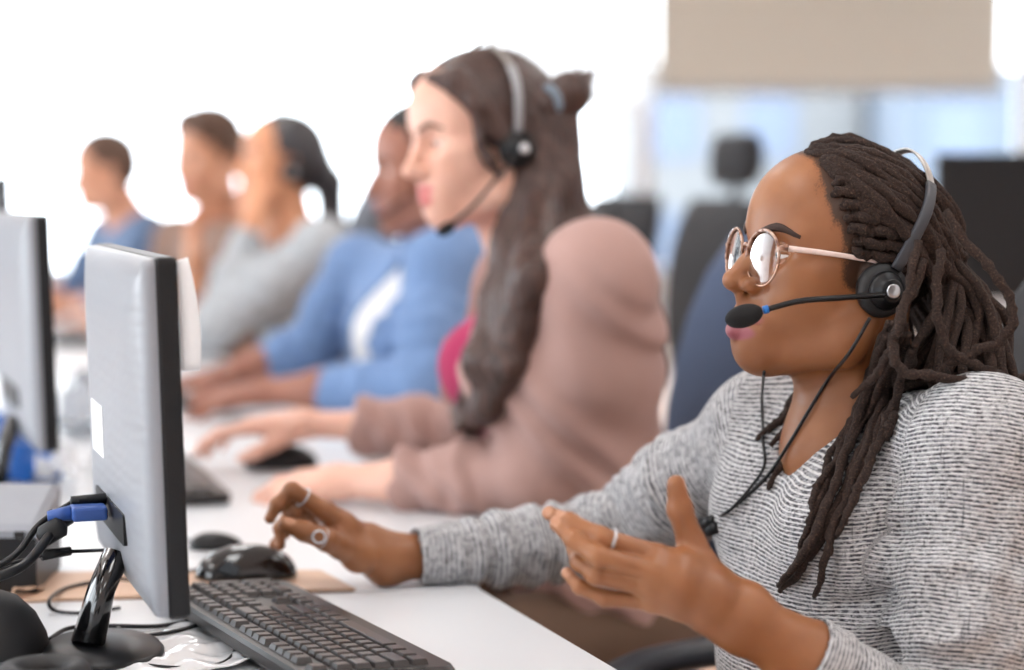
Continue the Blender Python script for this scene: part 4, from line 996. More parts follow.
hair_cap(p6, H6, M['hair5'], [lambda s: s.ell((-.010, 0, .043), (.105, .083, .094), .02), lambda s: s.ell((-.045, 0, .0), (.06, .076, .06), .03)], [hair_line(.002, .066, .08), lambda s: s.func(lambda X, Y, Z: Z+.055, *BIG, .005, 's')]+[(lambda s, y=y: s.ell((-.008, y*.082, -.01), (.022, .02, .034), .004, 's')) for y in (-1, 1)], lambda X, Y, Z: .002*np.sin(X*250)*np.sin(Y*260+Z*100), .0048)
# ------------------------------------------------------------------ the room
RX0, RX1, RY0, RY1, RZ = -6.0, 6.5, -3.0, 16.0, 3.2
def structure(o): o['kind'] = 'structure'; return o
structure(MB().box((RX0-.2, RY0-.2, -.1), (RX1+.2, RY1+.2, 0)).build('floor', M['floor']))
structure(MB().box((RX0-.2, RY0-.2, RZ), (RX1+.2, RY1+.2, RZ+.1)).build('ceiling', M['ceil']))
NWIN = [0]
def window(axis, p, a0, a1, z0, z1, nx=2, nz=1, mul=.05):
    """window in the wall plane: axis 'y' = wall of constant y; frame with its pane"""
    NWIN[0] += 1; f = MB(); g = MB(); t = .05
    def bx(m, u0, u1, v0, v1, th): m.box(*(((u0, p-th, v0), (u1, p+th, v1)) if axis == 'y' else ((p-th, u0, v0), (p+th, u1, v1))))
    bx(f, a0, a0+t, z0, z1, .04); bx(f, a1-t, a1, z0, z1, .04); bx(f, a0, a1, z0, z0+t, .04); bx(f, a0, a1, z1-t, z1, .04)
    for i in range(1, nx): u = a0+(a1-a0)*i/nx; bx(f, u-mul/2, u+mul/2, z0, z1, .035)
    for i in range(1, nz): v = z0+(z1-z0)*i/nz; bx(f, a0, a1, v-mul/2, v+mul/2, .035)
    o = structure(f.build('window_%d' % NWIN[0], M['frame'])); bx(g, a0+t, a1-t, z0+t, z1-t, .004); g.build('window_pane', M['pane'], o); return o
def wall(name, axis, p, a0, a1, holes, z0=.45, z1=2.95, th=.1):
    m = MB()
    def bx(u0, u1, v0, v1): m.box(*(((u0, p-th, v0), (u1, p+th, v1)) if axis == 'y' else ((p-th, u0, v0), (p+th, u1, v1))))
    if holes:
        bx(a0, a1, 0, z0); bx(a0, a1, z1, RZ); e = a0
        for h0, h1 in holes: bx(e, h0, z0, z1); e = h1
        bx(e, a1, z0, z1)
    else: bx(a0, a1, 0, RZ)
    structure(m.build(name, M['wall']))
    for h0, h1 in holes: window(axis, p, h0, h1, z0, z1, 1 if axis == 'y' else max(2, int(round((h1-h0)/1.3))))
wall('wall_back', 'y', RY1+.1, RX0-.2, RX1+.2, [(-5.8, 1.03), (1.07, 4.1), (4.16, 6.2)])
wall('wall_left', 'x', RX0-.1, RY0-.2, RY1, [(-2.2, .8), (1.1, 4.1), (4.4, 7.4), (7.7, 10.7), (11.0, 14.0)])
wall('wall_right', 'x', RX1+.1, RY0-.2, RY1, [])
wall('wall_front', 'y', RY0-.1, RX0-.2, RX1+.2, [])
m = MB(); m.box((RX0, RY1-.02, 0), (RX1, RY1, .1)); structure(m.build('baseboard_back', M['frame']))
m = MB(); m.box((RX0, RY0, 0), (RX0+.02, RY1, .1)); structure(m.build('baseboard_left', M['frame']))
# blinds
def blind(label, x0, x1, z0, z1, mat, y):
    t = thing('roller_blind', label, 'blind', ((x0+x1)/2, y, z0))
    m = MB(); n = int((z1-z0)/.055); rows = []
    for i in range(n+1):
        z = z0+(z1-z0)*i/n; rows.append([V(x0, y+.006*(i % 2), z), V(x1, y+.006*(i % 2), z), V(x1, y+.006*(i % 2)+.004, z), V(x0, y+.006*(i % 2)+.004, z)])
    m.loft(rows, sm=False); m.build('blind_fabric', mat, t)
    MB().box((x0, y-.012, z0-.05), (x1, y+.018, z0)).build('bottom_rail', M['metal_grey'] if mat == M['blind'] else M['frame'], t)
    MB().box((x0-.02, y-.04, z1), (x1+.02, y+.045, z1+.09)).build('cassette', M['frame'], t)
D_ = 15.85
blind('beige pleated blind lowered over the upper window behind the woman with dreadlocks', at(656, 0, D_)[0], at(1004, 0, D_)[0], at(0, 94, D_)[2]+.05, 2.98, M['blind'], D_)
blind('white pleated blind beside the beige one, behind the hair bun', at(478, 0, D_)[0], at(648, 0, D_)[0], at(0, 104, D_)[2], 2.98, M['blind_white'], D_)
# pale blocks across the street
def building(label, x0, x1, y0, z1, mat):
    t = thing('building', label, 'building', ((x0+x1)/2, y0, -6)); MB().box((x0, y0, -6), (x1, y0+8, z1)).build('facade', mat, t)
    for i in range(int((x1-x0)/2.2)):
        for k in range(3):
            z = z1-2.2-k*2.6; MB().box((x0+.5+i*2.2, y0-.06, z), (x0+1.7+i*2.2, y0+.02, z+1.4)).build('window', M['bld_win'], t)
M['bld1'] = plain('pale_blue_render', (.08, .10, .13), .9); M['bld2'] = plain('pale_cream_render', (.115, .12, .125), .9); M['bld_win'] = plain('facade_window', (.075, .10, .15), .3)
building('pale blue building seen through the window behind the black screen', 8.2, 15.5, 42, 3.6, M['bld1'])
building('pale grey low building outside, behind the black chair', 2.6, 8.0, 46, 3.9, M['bld2'])
# ceiling lamps: real panels with the light they give
M['led'] = emit('led_panel', (1, .98, .95), 5.0)
def lamp(x, y, power):
    t = thing('ceiling_light', 'flat white LED panel set in the ceiling', 'ceiling light', (x, y, RZ), 0, 'ceiling LED panels')
    MB().box((x-.32, y-.62, RZ-.03), (x+.32, y+.62, RZ)).build('housing', M['frame'], t)
    MB().box((x-.29, y-.59, RZ-.036), (x+.29, y+.59, RZ-.03)).build('diffuser', M['led'], t)
    l = bpy.data.lights.new('ceiling_lamp', 'AREA'); l.shape = 'RECTANGLE'; l.size = .58; l.size_y = 1.18; l.energy = power; l.color = (.98, .99, 1)
    o = bpy.data.objects.new('lamp', l); COL.objects.link(o); o.location = (x, y, RZ-.04); o.parent = t; o.matrix_parent_inverse = Matrix.Translation(-Vector((x, y, RZ)))
for lx in (-3.2, -.9, 1.4, 3.7):
    for ly in (-1.2, 1.6, 4.4, 8.0): lamp(lx, ly, 9)
# camera
cam = bpy.data.cameras.new('camera'); cam.sensor_width = 36; cam.lens = FPX/1024*36; cam.clip_start = .05
co = bpy.data.objects.new('camera', cam); COL.objects.link(co); co.location = (0, 0, CAMZ); co.rotation_euler = (math.radians(90)-PITCH, 0, 0)
SC.camera = co
cam.dof.use_dof = True; cam.dof.focus_distance = 1.92; cam.dof.aperture_fstop = 2.1; cam.dof.aperture_blades = 0
SC.view_settings.view_transform = 'Standard'; SC.view_settings.look = 'None'; SC.view_settings.gamma = 1; SC.view_settings.use_curve_mapping = False
SC.view_settings.exposure = 0.12
w = bpy.data.worlds.new('world'); SC.world = w; w.use_nodes = True
nt = w.node_tree; bg = nt.nodes['Background']; bg.inputs[1].default_value = 8.0
g = nt.nodes.new('ShaderNodeTexCoord'); sp = nt.nodes.new('ShaderNodeSeparateXYZ'); rp = nt.nodes.new('ShaderNodeValToRGB')
nt.links.new(g.outputs['Generated'], sp.inputs[0]); nt.links.new(sp.outputs[2], rp.inputs[0])
e = rp.color_ramp.elements; e[0].position = 0; e[0].color = (.74, .79, .83, 1); e[1].position = .6; e[1].color = (.95, .985, 1, 1)
nt.links.new(rp.outputs[0], bg.inputs[0])
# ------------------------------------------------------------------ desks
UU = V(-.349, .937, 0); NN = V(.937, .349, 0)                      # along the row, towards the people
def slab(poly, z0, z1):
    """flat slab over a polygon with a small rounded upper edge"""
    c = sum(poly)/len(poly); m = MB(); b = .003
    def ring(k, z): return [V(*(p+(c-p)/np.linalg.norm(c-p)*k)[:2], z) for p in poly]
    m.loft([ring(b, z0), ring(0, z0+b), ring(0, z1-b), ring(b, z1)], sm=False); return m
def desk(label, poly, z=DESK, th=.024, legs_at=None, group='white desks in a row'):
    c = sum(poly)/len(poly); t = thing('desk', label, 'desk', (c[0], c[1], 0), 0, group)
    a = (poly[1]-poly[0])[:2]; b = (poly[2]-poly[1])[:2]
    if a[0]*b[1]-a[1]*b[0] < 0: poly = poly[::-1]
    slab(poly, z-th, z).build('tabletop', M['desk'], t)
    ins = [p+(c-p)*.09 for p in poly]
    for p in ins: MB().box((p[0]-.025, p[1]-.025, 0), (p[0]+.025, p[1]+.025, z-th)).build('leg', M['metal_grey'], t)
    for i in range(len(ins)):
        p, q = ins[i], ins[(i+1) % len(ins)]
        MB().tube([V(p[0], p[1], z-th-.025), V(q[0], q[1], z-th-.025)], .02, 4).build('rail', M['metal_grey'], t)
    return t
A = on(480, 588, DESK); fd = nrm(on(620, 670, DESK)-A); ld = nrm(on(50, 602, DESK)-A)
desk('white desk in front of the woman with dreadlocks, with keyboard and monitor', [A, A+fd*1.15, A+fd*1.15+ld*1.30, A+ld*1.30])
B0 = on(40, 563, DESK); C2 = on(470, 509, DESK)
fb = B0+(on(480, 588, DESK)-on(50, 602, DESK))*1.0
# desk 2: front edge through C2, near edge parallel to the first desk's far edge
t_ = np.linalg.solve(np.array([[UU[0], -ld[0]], [UU[1], -ld[1]]]), (B0-C2)[:2]); NR = C2+UU*t_[0]
qn = nrm(V(-fd[1], fd[0], 0)); NR = NR+0; G = A-fd*.006; tt = np.linalg.solve(np.array([[UU[0], -ld[0]], [UU[1], -ld[1]]]), (G-C2)[:2]); 
desk('white desk in front of the woman in mauve cardigan', [A-fd*.006, C2-UU*.05, C2+UU*.62, C2+UU*.62-NN*1.3, A-fd*.006+ld*1.30])
def far_desk(label, d0, d1, off):
    p = lambda d: C2+UU*((d-C2[1])/UU[1])+NN*off
    desk(label, [p(d0), p(d1), p(d1)-NN*1.35, p(d0)-NN*1.35])
far_desk('white desk under the forearms of the man in open blue shirt', C2[1]+.60, 4.52, .13)
far_desk('white desk below the woman in pale grey jumper', 4.54, 5.72, .20)
far_desk('white desk at the far end of the row, below the man in blue-grey shirt', 5.74, 7.35, .22)
# tan board that closes the gap between the first two desks
bp = [on(-70, 573, .734), on(322, 570, .734), on(356, 588, .734), on(-70, 603, .734)]
tag(slab(bp[::-1], .7302, .7345).build('infill_board', M['wood']), 'tan board lying across the joint of two white desks, under the black mouse', 'board')
# ------------------------------------------------------------------ monitors
M['mon_back'] = NT('monitor_back_cover'); _t = M['mon_back']; _t.set(Roughness=.36); _t.b.inputs['Base Color'].default_value = c4(srgb(146, 149, 156))
_w = _t.n('ShaderNodeTexWave', Scale=26.0, Distortion=3.0, Detail=1.0); _w.bands_direction = 'Z'; _w.inputs['Detail Scale'].default_value = 1.2; _t.l(coord(_t), _w.inputs[0]); bump(_t, _w.outputs['Fac'], .14, .001); M['mon_back'] = _t.m
M['screen_on'] = emit('lit_screen', (.86, .92, 1.0), .9)
def rrect(w, h, r, n=5):
    out = []
    for cx, cy, a0 in ((w/2-r, h/2-r, 0), (-w/2+r, h/2-r, 90), (-w/2+r, -h/2+r, 180), (w/2-r, -h/2+r, 270)):
        for i in range(n+1):
            a = math.radians(a0+90*i/n); out.append((cx+r*math.cos(a), cy+r*math.sin(a)))
    return out
def monitor(label, near, far, z0, z1, tilt=1.5, z_desk=DESK, sticker=False, group='computer monitors along the desks', flip=False, scr='screen_on'):
    """near/far: ends of the screen in plan; the screen faces the seated people"""
    c = (near+far)/2; u = nrm(V(far[0]-near[0], far[1]-near[1], 0)); w = np.linalg.norm((far-near)[:2]); h = z1-z0; n = V(u[1], -u[0], 0)
    if np.dot(n, NN) < 0: n = -n
    if flip: n = -n
    c = V(c[0], c[1], (z0+z1)/2); t = thing('monitor', label, 'monitor', (c[0], c[1], z_desk), 0, group)
    up = nrm(V(0, 0, 1)-n*math.tan(math.radians(tilt))); nn = nrm(n-np.dot(n, up)*up)
    X = lambda a, b, d: c+u*a+up*b+nn*d
    def loft(prof, mat, name, par, sm=False, c0=(0, 0)):
        rings = [[X(c0[0]+x, c0[1]+y, d) for x, y in rrect(ww, hh, r)] for ww, hh, r, d in prof]
        m = MB(); m.loft(rings, sm=sm); return m.build(name, mat, par)
    loft([(w-.004, h-.004, .006, -.010), (w, h, .007, -.007), (w, h, .007, .006), (w-.003, h-.003, .006, .009)], M['black'], 'bezel', t)
    loft([(w-.030, h-.036, .003, .0092), (w-.030, h-.036, .003, .0098)], M[scr], 'screen', t, c0=(0, .003))
    bk = loft([(w-.002, h-.002, .008, -.010), (w-.006, h-.006, .010, -.020), (w-.05, h-.05, .02, -.025), (w-.12, h-.10, .03, -.029), (w-.20, h-.17, .03, -.031)], M['mon_back'], 'back_cover', t, sm=True)
    loft([(.20, .030, .004, -.0325), (.20, .030, .004, -.028)], M['black'], 'port_panel', bk, c0=(0, -h*.30))
    if sticker: loft([(.085, .052, .002, -.0318), (.085, .052, .002, -.028)], M['paper'], 'rating_label', bk, c0=(w*.17, -.020))
    foot = V(c[0], c[1], z_desk)
    top = X(0, -h*.42, -.026); bot = foot-n*.055-u*.02+V(0, 0, .012)
    MB().tube([top, top*.6+bot*.4-n*.004, bot], [.013, .013, .016], 14, flat=u, fs=2.0).build('stand_neck', M['black_gloss'], t)
    R_ = frame(V(c[0], c[1], z_desk)-n*.04-u*.02, u)
    m = MB(); rings = []
    for rr, zz in ((1.0, .0), (1.0, .006), (.94, .010), (.4, .014), (.2, .015)):
        rings.append([np.array(R_ @ Vector((.080*rr*math.cos(a), .058*rr*math.sin(a), zz))) for a in np.arange(40)*2*math.pi/40])
    m.loft(rings); m.build('stand_base', M['black'], t)
    t['_'] = 0; del t['_']
    return t, X, u, n
m1n, m1f = at(176, 621, 1.75), at(112, 540, 2.15)
mon1, X1, u1, n1 = monitor('nearest monitor seen from behind, with blue plug and white label on its back', m1n, m1f, m1n[2], at(168, 257, 1.75)[2], sticker=True)
def mon_at(label, pn, d, w=.43, z1=1.145):
    a = at(*pn, d); b = a+UU*w; return monitor(label, a, b, .82, z1)
mon_at('second monitor down the row, beside the blue bag', (50, 447), 2.71)
mon_at('third monitor, cut by the left edge of the photo', (10, 330), 3.66, z1=1.20)
mon_at('monitor in front of the woman in pale grey jumper, mostly hidden by the others', (-28, 300), 4.8)
# paper stuck to the first screen
t = thing('paper_note', 'white sheet of paper hanging on the screen side of the nearest monitor', 'paper', X1(-.19, .15, .012))
m = MB(); rows = []
for i in range(12):
    k = i/11; off = .0115+.022*math.sin(k*2.3)
    o2 = .010+.008*math.sin(k*2.4); rows.append([X1(-.204, .158-.098*k, .0105), X1(-.192-.01*k, .160-.100*k, .012+o2), X1(-.1912-.01*k, .160-.100*k, .012+o2), X1(-.2032, .158-.098*k, .0105)])
m.loft(rows); m.build('sheet', M['paper'], t)
MB().box((-.02, -.006, 0), (.02, .006, .0008), frame_z(X1(-.165, .150, .0145), n1, u1)).build('tape', M['white_plastic'], t)
# ------------------------------------------------------------------ keyboards
def keyboard(label, origin, e1, z=DESK, scale=1.0, lift=2.5):
    """origin = middle of the keyboard; e1 = from the typist's left to right"""
    e1 = nrm(V(e1[0], e1[1], 0)); e2 = V(-e1[1], e1[0], 0)              # away from the typist
    a = math.radians(lift); K = frame(V(origin[0], origin[1], z), e1) @ Matrix.Translation((0, 0, .009)) @ Matrix.Rotation(a, 4, 'X')
    t = thing('keyboard', label, 'keyboard', (origin[0], origin[1], z), 0, 'keyboards')
    W, D = .452, .150; m = MB(); rings = []
    for k, zz in ((.985, -.004), (1.0, -.001), (1.0, .0075), (.975, .0115)):
        rings.append([np.array(K @ Vector((x*k, y*k, zz+.0))) for x, y in rrect(W, D, .012)])
    m.loft(rings, sm=False); m.build('case', M['keybase'], t)
    ky = MB(); U = .0187; x0 = -.212; rows = [.056, .032, .0133, -.0054, -.0241, -.0428]
    def key(x, y, w, d=1.0):
        r = []
        for s_, zz in ((0, .0108), (.0008, .0122), (.0024, .0162), (.0034, .0168)):
            a0, a1 = x+.0008+s_, x+w*U-.0008-s_; b0, b1 = y-U*.5*1.0+.0008+s_*.7-(d-1)*U, y+U*.5-.0008-s_*.9
            r.append([np.array(K @ Vector(p)) for p in ((a0, b0, zz), (a1, b0, zz), (a1, b1, zz), (a0, b1, zz))])
        ky.loft(r, sm=False)
    key(x0, rows[0], 1)
    for gx, n in ((2, 4), (6.5, 4), (11, 4)):
        for i in range(n): key(x0+U*(gx+i), rows[0], 1)
    for r_, ws in ((1, [1]*13+[2]), (2, [1.5]+[1]*12+[1.5]), (3, [1.75]+[1]*11+[2.25]), (4, [2.25]+[1]*10+[2.75]), (5, [1.25, 1.25, 1.25, 6.25, 1.25, 1.25, 1.25, 1.25])):
        x = x0
        for w_ in ws: key(x, rows[r_], w_); x += w_*U
    nx = x0+15.3*U
    for i in range(3):
        for r_ in (0, 1, 2): key(nx+i*U, rows[r_], 1)
        key(nx+i*U, rows[5], 1)
    key(nx+U, rows[4], 1)
    px_ = nx+3.3*U
    for r_ in (1, 2, 3, 4):
        for i in range(3): key(px_+i*U, rows[r_], 1)
    key(px_+3*U, rows[1], 1); key(px_+3*U, rows[2], 1, 2); key(px_+3*U, rows[4], 1, 2); key(px_, rows[5], 2); key(px_+2*U, rows[5], 1)
    for i in range(4): key(px_+i*U, rows[0], 1)
    ky.build('keycaps', M['key'], t)
    for s_ in (-1, 1):
        f = K @ Vector((s_*.19, .055, -.004)); MB().box((f[0]-.008, f[1]-.008, z), (f[0]+.008, f[1]+.008, f[2])).build('foot', M['black'], t)
    return t, K
kr, kf = on(450, 661, .748), on(291, 578, .752); e1 = kf-kr; e1[2] = 0; e1 = nrm(e1); pd = V(-e1[1], e1[0], 0)
kc = (kr+kf)/2+pd*.075
kb1, KB = keyboard('black keyboard beside the black mouse, in front of the nearest monitor', kc, e1)
k2 = on(238, 490, .75); keyboard('black keyboard in front of the woman in mauve cardigan', k2+UU*.22-NN*.075, UU+V(.05, 0, 0))
k6 = on(95, 338, .75); keyboard('dark keyboard in front of the man in blue-grey shirt', k6+UU*.15-NN*.05, UU)
k3 = on(205, 392, .75); keyboard('black keyboard beside the forearms of the man in open blue shirt', k3-NN*.12+UU*.1, UU)
# ------------------------------------------------------------------ mice
def mouse(label, c, fwd, L=.115, W=.062, Hh=.040, z=DESK, cable=None, mat='black'):
    fwd = nrm(V(fwd[0], fwd[1], 0)); lat = V(-fwd[1], fwd[0], 0); c = V(c[0], c[1], z); R3 = np.stack([fwd, lat, V(0, 0, 1)], 1)
    t = thing('mouse', label, 'mouse', c, 0, 'computer mice')
    s = SDF(); s.ell(c-fwd*L*.06+V(0, 0, .004), (L*.47, W*.50, Hh-.005), .01, M=R3); s.ell(c+fwd*L*.20+V(0, 0, .002), (L*.30, W*.46, Hh*.62), .02, M=R3)
    s.plane(c+V(0, 0, .001), (0, 0, -1), c-.12, c+V(.12, .12, .01), .002)
    f = lambda X, Y, Z: np.maximum(np.abs((X-c[0])*lat[0]+(Y-c[1])*lat[1])-.0005, -((X-c[0])*fwd[0]+(Y-c[1])*fwd[1])+.010)+0*Z
    s.func(lambda X, Y, Z: np.maximum(f(X, Y, Z), c[2]+Hh*.45-Z), c-.08, c+.08, .001, 's')
    vs, F = s.mesh(.0016, 1); link('shell', mk_mesh('shell', [(vs, F)]), M[mat], t)
    MB().lathe([(0, -.003), (.006, -.003), (.0072, -.0015), (.0072, .0015), (.006, .003), (0, .003)], frame_z(c+fwd*L*.28+V(0, 0, Hh*.60), lat), 20).build('scroll_wheel', M['dark_grey'], t)
    if cable: MB().tube(spline([c+fwd*L*.46+V(0, 0, .010)]+cable, 50), .0018, 8).build('cable', M['black'], t)
    return t
mc1 = on(243, 581, .7345); mouse('black wired mouse on the tan board, beside the far end of the keyboard', mc1+V(0, .02, 0), V(-1, -.06, 0), .112, .062, .040, .7345, [on(182, 572, .738), on(165, 577, .738), on(140, 585, .738)], 'black_gloss')
mc2 = on(214, 551, DESK); mouse('small low black wired mouse lying behind the larger mouse', mc2+V(0, .015, 0), V(-1, .05, 0), .064, .034, .020, DESK, [on(180, 540, DESK+.006), on(150, 542, DESK+.004), on(120, 545, DESK+.003)])
mc3 = on(268, 452, DESK); mouse('dark mouse under the hand of the woman in mauve cardigan', V(-.372, 3.19, 0), V(-1, -.1, 0), .115, .064, .040, DESK)
# ------------------------------------------------------------------ cables and clutter round the nearest monitor
def cable(label, pts, r=.0022, n=60, extra=None, mat='black'):
    t = thing('cable', label, 'cable', pts[0]); MB().tube(spline(pts, n), r, 8).build('wire', M[mat], t)
    if extra: extra(t)
    return t
def back_pt(px, py, off=-.031):
    a, b = at(px, py, 1.0)-V(0, 0, CAMZ), V(0, 0, CAMZ); p0 = X1(0, 0, off); return b+a*(np.dot(p0-b, n1)/np.dot(a, n1))
pv = back_pt(108, 511)
def vga(t):
    d = n1
    MB().box((-.016, -.007, 0), (.016, .007, .034), frame_z(pv-n1*.036, n1, u1), .003).build('blue_plug_shell', M['blue_plug'], t)
    MB().tube([pv-n1*.036, pv-n1*.058-V(0, 0, .002)], [.0078, .0050], 12).build('strain_relief', M['blue_plug'], t)
    fc = at(54, 530, 1.92); MB().tube([fc+V(.010, 0, .006), fc+V(.007, 0, .004), fc-V(.010, 0, .006), fc-V(.014, 0, .009)], [.0055, .0105, .0105, .0055], 14).build('ferrite_bead', M['black_matte'], t)
cable('thick black video cable with a blue plug in the back of the nearest monitor', [pv-n1*.055, at(70, 519, 1.95), at(54, 530, 1.92), at(30, 560, 1.88), at(6, 574, 1.85), at(-40, 588, 1.85)], .0048, extra=vga)
pp_ = back_pt(106, 499)
cable('black power cable curving from the monitor back above the blue plug', [pp_, pp_-n1*.03, at(72, 503, 1.97), at(40, 524, 1.93), at(14, 556, 1.90), at(-30, 580, 1.88)], .0034, extra=lambda t: MB().tube([pp_, pp_-n1*.034], [.0062, .0045], 12).build('plug', M['black'], t))
pa = back_pt(108, 550, -.025)
cable('thin black audio cable with a straight jack below the blue plug', [pa, at(84, 551, 1.95), at(62, 552, 1.93), at(40, 556, 1.92), at(0, 566, 1.92), at(-40, 575, 1.92)], .0018, extra=lambda t: MB().tube([at(70, 551, 1.94), at(42, 555, 1.92)], [.0045, .0058], 12).build('jack', M['black'], t))
zc = .737
cable('black cable looped over the tan board behind the monitor stand', [on(150, 583, zc+.004), on(120, 579, zc+.004), on(88, 583, zc), on(62, 590, zc), on(49, 601, zc+.008), on(56, 611, DESK+.004), on(85, 613, DESK+.004), on(120, 608, DESK+.004)], .0022)
cable('black cable crossing the desk below the nearest monitor', [on(48, 640, DESK+.003), on(70, 628, DESK+.003), on(110, 626, DESK+.003), on(160, 626, DESK+.003), on(200, 618, DESK+.003), on(228, 612, DESK+.004)], .0024)
cable('black cable coiled under the near corner of the monitor', [on(118, 628, DESK+.004), on(135, 637, DESK+.003), on(180, 630, DESK+.008), on(215, 622, DESK+.008), on(236, 640, DESK+.004), on(225, 662, DESK+.003), on(180, 668, DESK+.003), on(130, 662, DESK+.003), on(116, 650, DESK+.003), on(130, 636, DESK+.008)], .0022)
# thin wrinkled sheets
def film(name, label, cat, poly, amp, mat, z=DESK+.0035, n=26, seed=0, th=.0006, bulge=0.0):
    m = MB(); rows = []; P4 = [np.array(p, float) for p in poly]
    g = np.zeros((n, n, 3))
    for i in range(n):
        for j in range(n):
            a, b = i/(n-1), j/(n-1); p = P4[0]*(1-a)*(1-b)+P4[1]*a*(1-b)+P4[2]*a*b+P4[3]*(1-a)*b
            q = p*1.0; k = wob(q[None], 60, seed)[0]*.6+wob(q[None], 140, seed+1)[0]*.4
            g[i, j] = (p[0], p[1], z+amp*(1+k)*.5+bulge*math.sin(math.pi*a)*math.sin(math.pi*b))
    top = g.reshape(-1, 3); bot = top.copy(); bot[:, 2] -= th
    fs = []
    for i in range(n-1):
        for j in range(n-1):
            a = i*n+j; fs.append((a, a+n, a+n+1, a+1)); fs.append((a+n*n, a+1+n*n, a+n+1+n*n, a+n+n*n))
    bd = [j for j in range(n)]+[i*n+n-1 for i in range(1, n)]+[(n-1)*n+j for j in range(n-2, -1, -1)]+[i*n for i in range(n-2, 0, -1)]
    for k in range(len(bd)): a, b = bd[k], bd[(k+1) % len(bd)]; fs.append((a, b, b+n*n, a+n*n))
    m.add(np.concatenate([top, bot]), fs, True); return tag(m.build(name, mat), label, cat)
def film_mat(name, col, a):
    t = NT(name); t.set(Roughness=.08); t.b.inputs['Base Color'].default_value = c4(col); t.b.inputs['Alpha'].default_value = a; return t.m
M['clear'] = film_mat('clear_film', (.9, .92, .95), .45)
M['grey_film'] = film_mat('grey_film', (.42, .46, .52), .75)
M['reflection_film'] = film_mat('white_film', (.85, .86, .88), .9)  # white that paints the bright reflections on a glossy monitor base
film('plastic_sleeve', 'shiny clear plastic sleeve lying under the nearest monitor', 'plastic sleeve', [on(90, 640, DESK), on(228, 622, DESK), on(250, 668, DESK), on(110, 690, DESK)], .008, M['reflection_film'], DESK+.001, seed=3)  # added sheet: window reflections of the monitor base put into its colour
# box with a grey lid
t = thing('label_printer', 'black box with a sloping grey lid, behind the cables at the left edge', 'printer', on(0, 597, DESK))
bA = on(37, 597, DESK); ub = nrm(V(.10, 1, 0)); vb = V(-ub[1], ub[0], 0)
Mb = frame(bA, -V(ub[1], -ub[0], 0)*1.0)        # local x to the left, y away? (right handed)
xl = V(-1, .02, 0); yl = nrm(V(-.05, 1, 0))
def pr(a, b, z): return bA+xl*a+yl*b+V(0, 0, z)
m = MB(); m.loft([[pr(.002, .002, .001), pr(.13, .002, .001), pr(.13, .15, .001), pr(.002, .15, .001)], [pr(0, 0, .006), pr(.132, 0, .006), pr(.132, .152, .006), pr(0, .152, .006)], [pr(0, 0, .066), pr(.132, 0, .066), pr(.132, .152, .080), pr(0, .152, .080)]], sm=False); m.build('case', M['black'], t)
m = MB(); m.loft([[pr(-.001, -.001, .066), pr(.133, -.001, .066), pr(.133, .153, .081), pr(-.001, .153, .081)], [pr(-.001, -.001, .074), pr(.133, -.001, .074), pr(.133, .153, .100), pr(-.001, .153, .100)], [pr(.006, .012, .080), pr(.126, .012, .080), pr(.126, .14, .106), pr(.006, .14, .106)]], sm=False); m.build('lid', M['grey_plastic'], t)
m = MB(); m.loft([[pr(.012, -.002, .0665), pr(.024, -.002, .0665), pr(.024, .002, .0665), pr(.012, .002, .0665)], [pr(.012, -.002, .0735), pr(.024, -.002, .0735), pr(.024, .002, .0735), pr(.012, .002, .0735)]], sm=False); m.build('latch', M['black_matte'], t)
film('torn_wrapper', 'torn tan paper wrapper beside the black box with grey lid', 'paper', [on(12, 606, DESK), on(44, 596, DESK), on(40, 585, DESK), on(18, 590, DESK)], .016, M['wood'], DESK+.001, 14, 9)
# smooth black speaker at the left edge
t = thing('speaker', 'smooth black dome-shaped speaker at the left edge, in front of the cables', 'speaker', on(-12, 648, DESK))
sc_ = on(-14, 655, DESK); m = MB(); m.lathe([(0, 0), (.060, 0), (.062, .004), (.058, .020), (.048, .040), (.032, .056), (.015, .063), (0, .064)], Matrix.Translation(Vector(sc_)), 36); m.build('shell', M['black_matte'], t)
MB().torus(.0605, .0025, Matrix.Translation(Vector(sc_+V(0, 0, .004))), 40, 8).build('base_ring', M['dark_grey'], t)
# headphones lying closest to the camera
hc = on(40, 718, DESK); t = thing('headphones', 'dark headphones lying at the bottom left corner, closest to the camera', 'headphones', hc)
for s_, nm in ((0, 'ear_cup'), (1, 'ear_cup')):
    c_ = hc+V(.004, 0, .004) if s_ == 0 else hc+V(-.15, -.03, .004)
    MB().lathe([(0, 0), (.030, 0), (.037, .006), (.037, .018), (.030, .026), (0, .028)], Matrix.Translation(Vector(c_)), 32).build('ear_cup', M['dark_grey'], t)
    MB().torus(.030, .011, Matrix.Translation(Vector(c_+V(0, 0, .034))), 36, 12).build('ear_cushion', M['leatherette'], t)
MB().tube(spline([hc+V(.004, -.035, .02), hc+V(-.01, -.12, .02), hc+V(-.08, -.17, .02), hc+V(-.145, -.13, .02), hc+V(-.15, -.065, .02)], 30), .009, 10, flat=(0, 0, 1), fs=1.4).build('headband', M['black'], t)
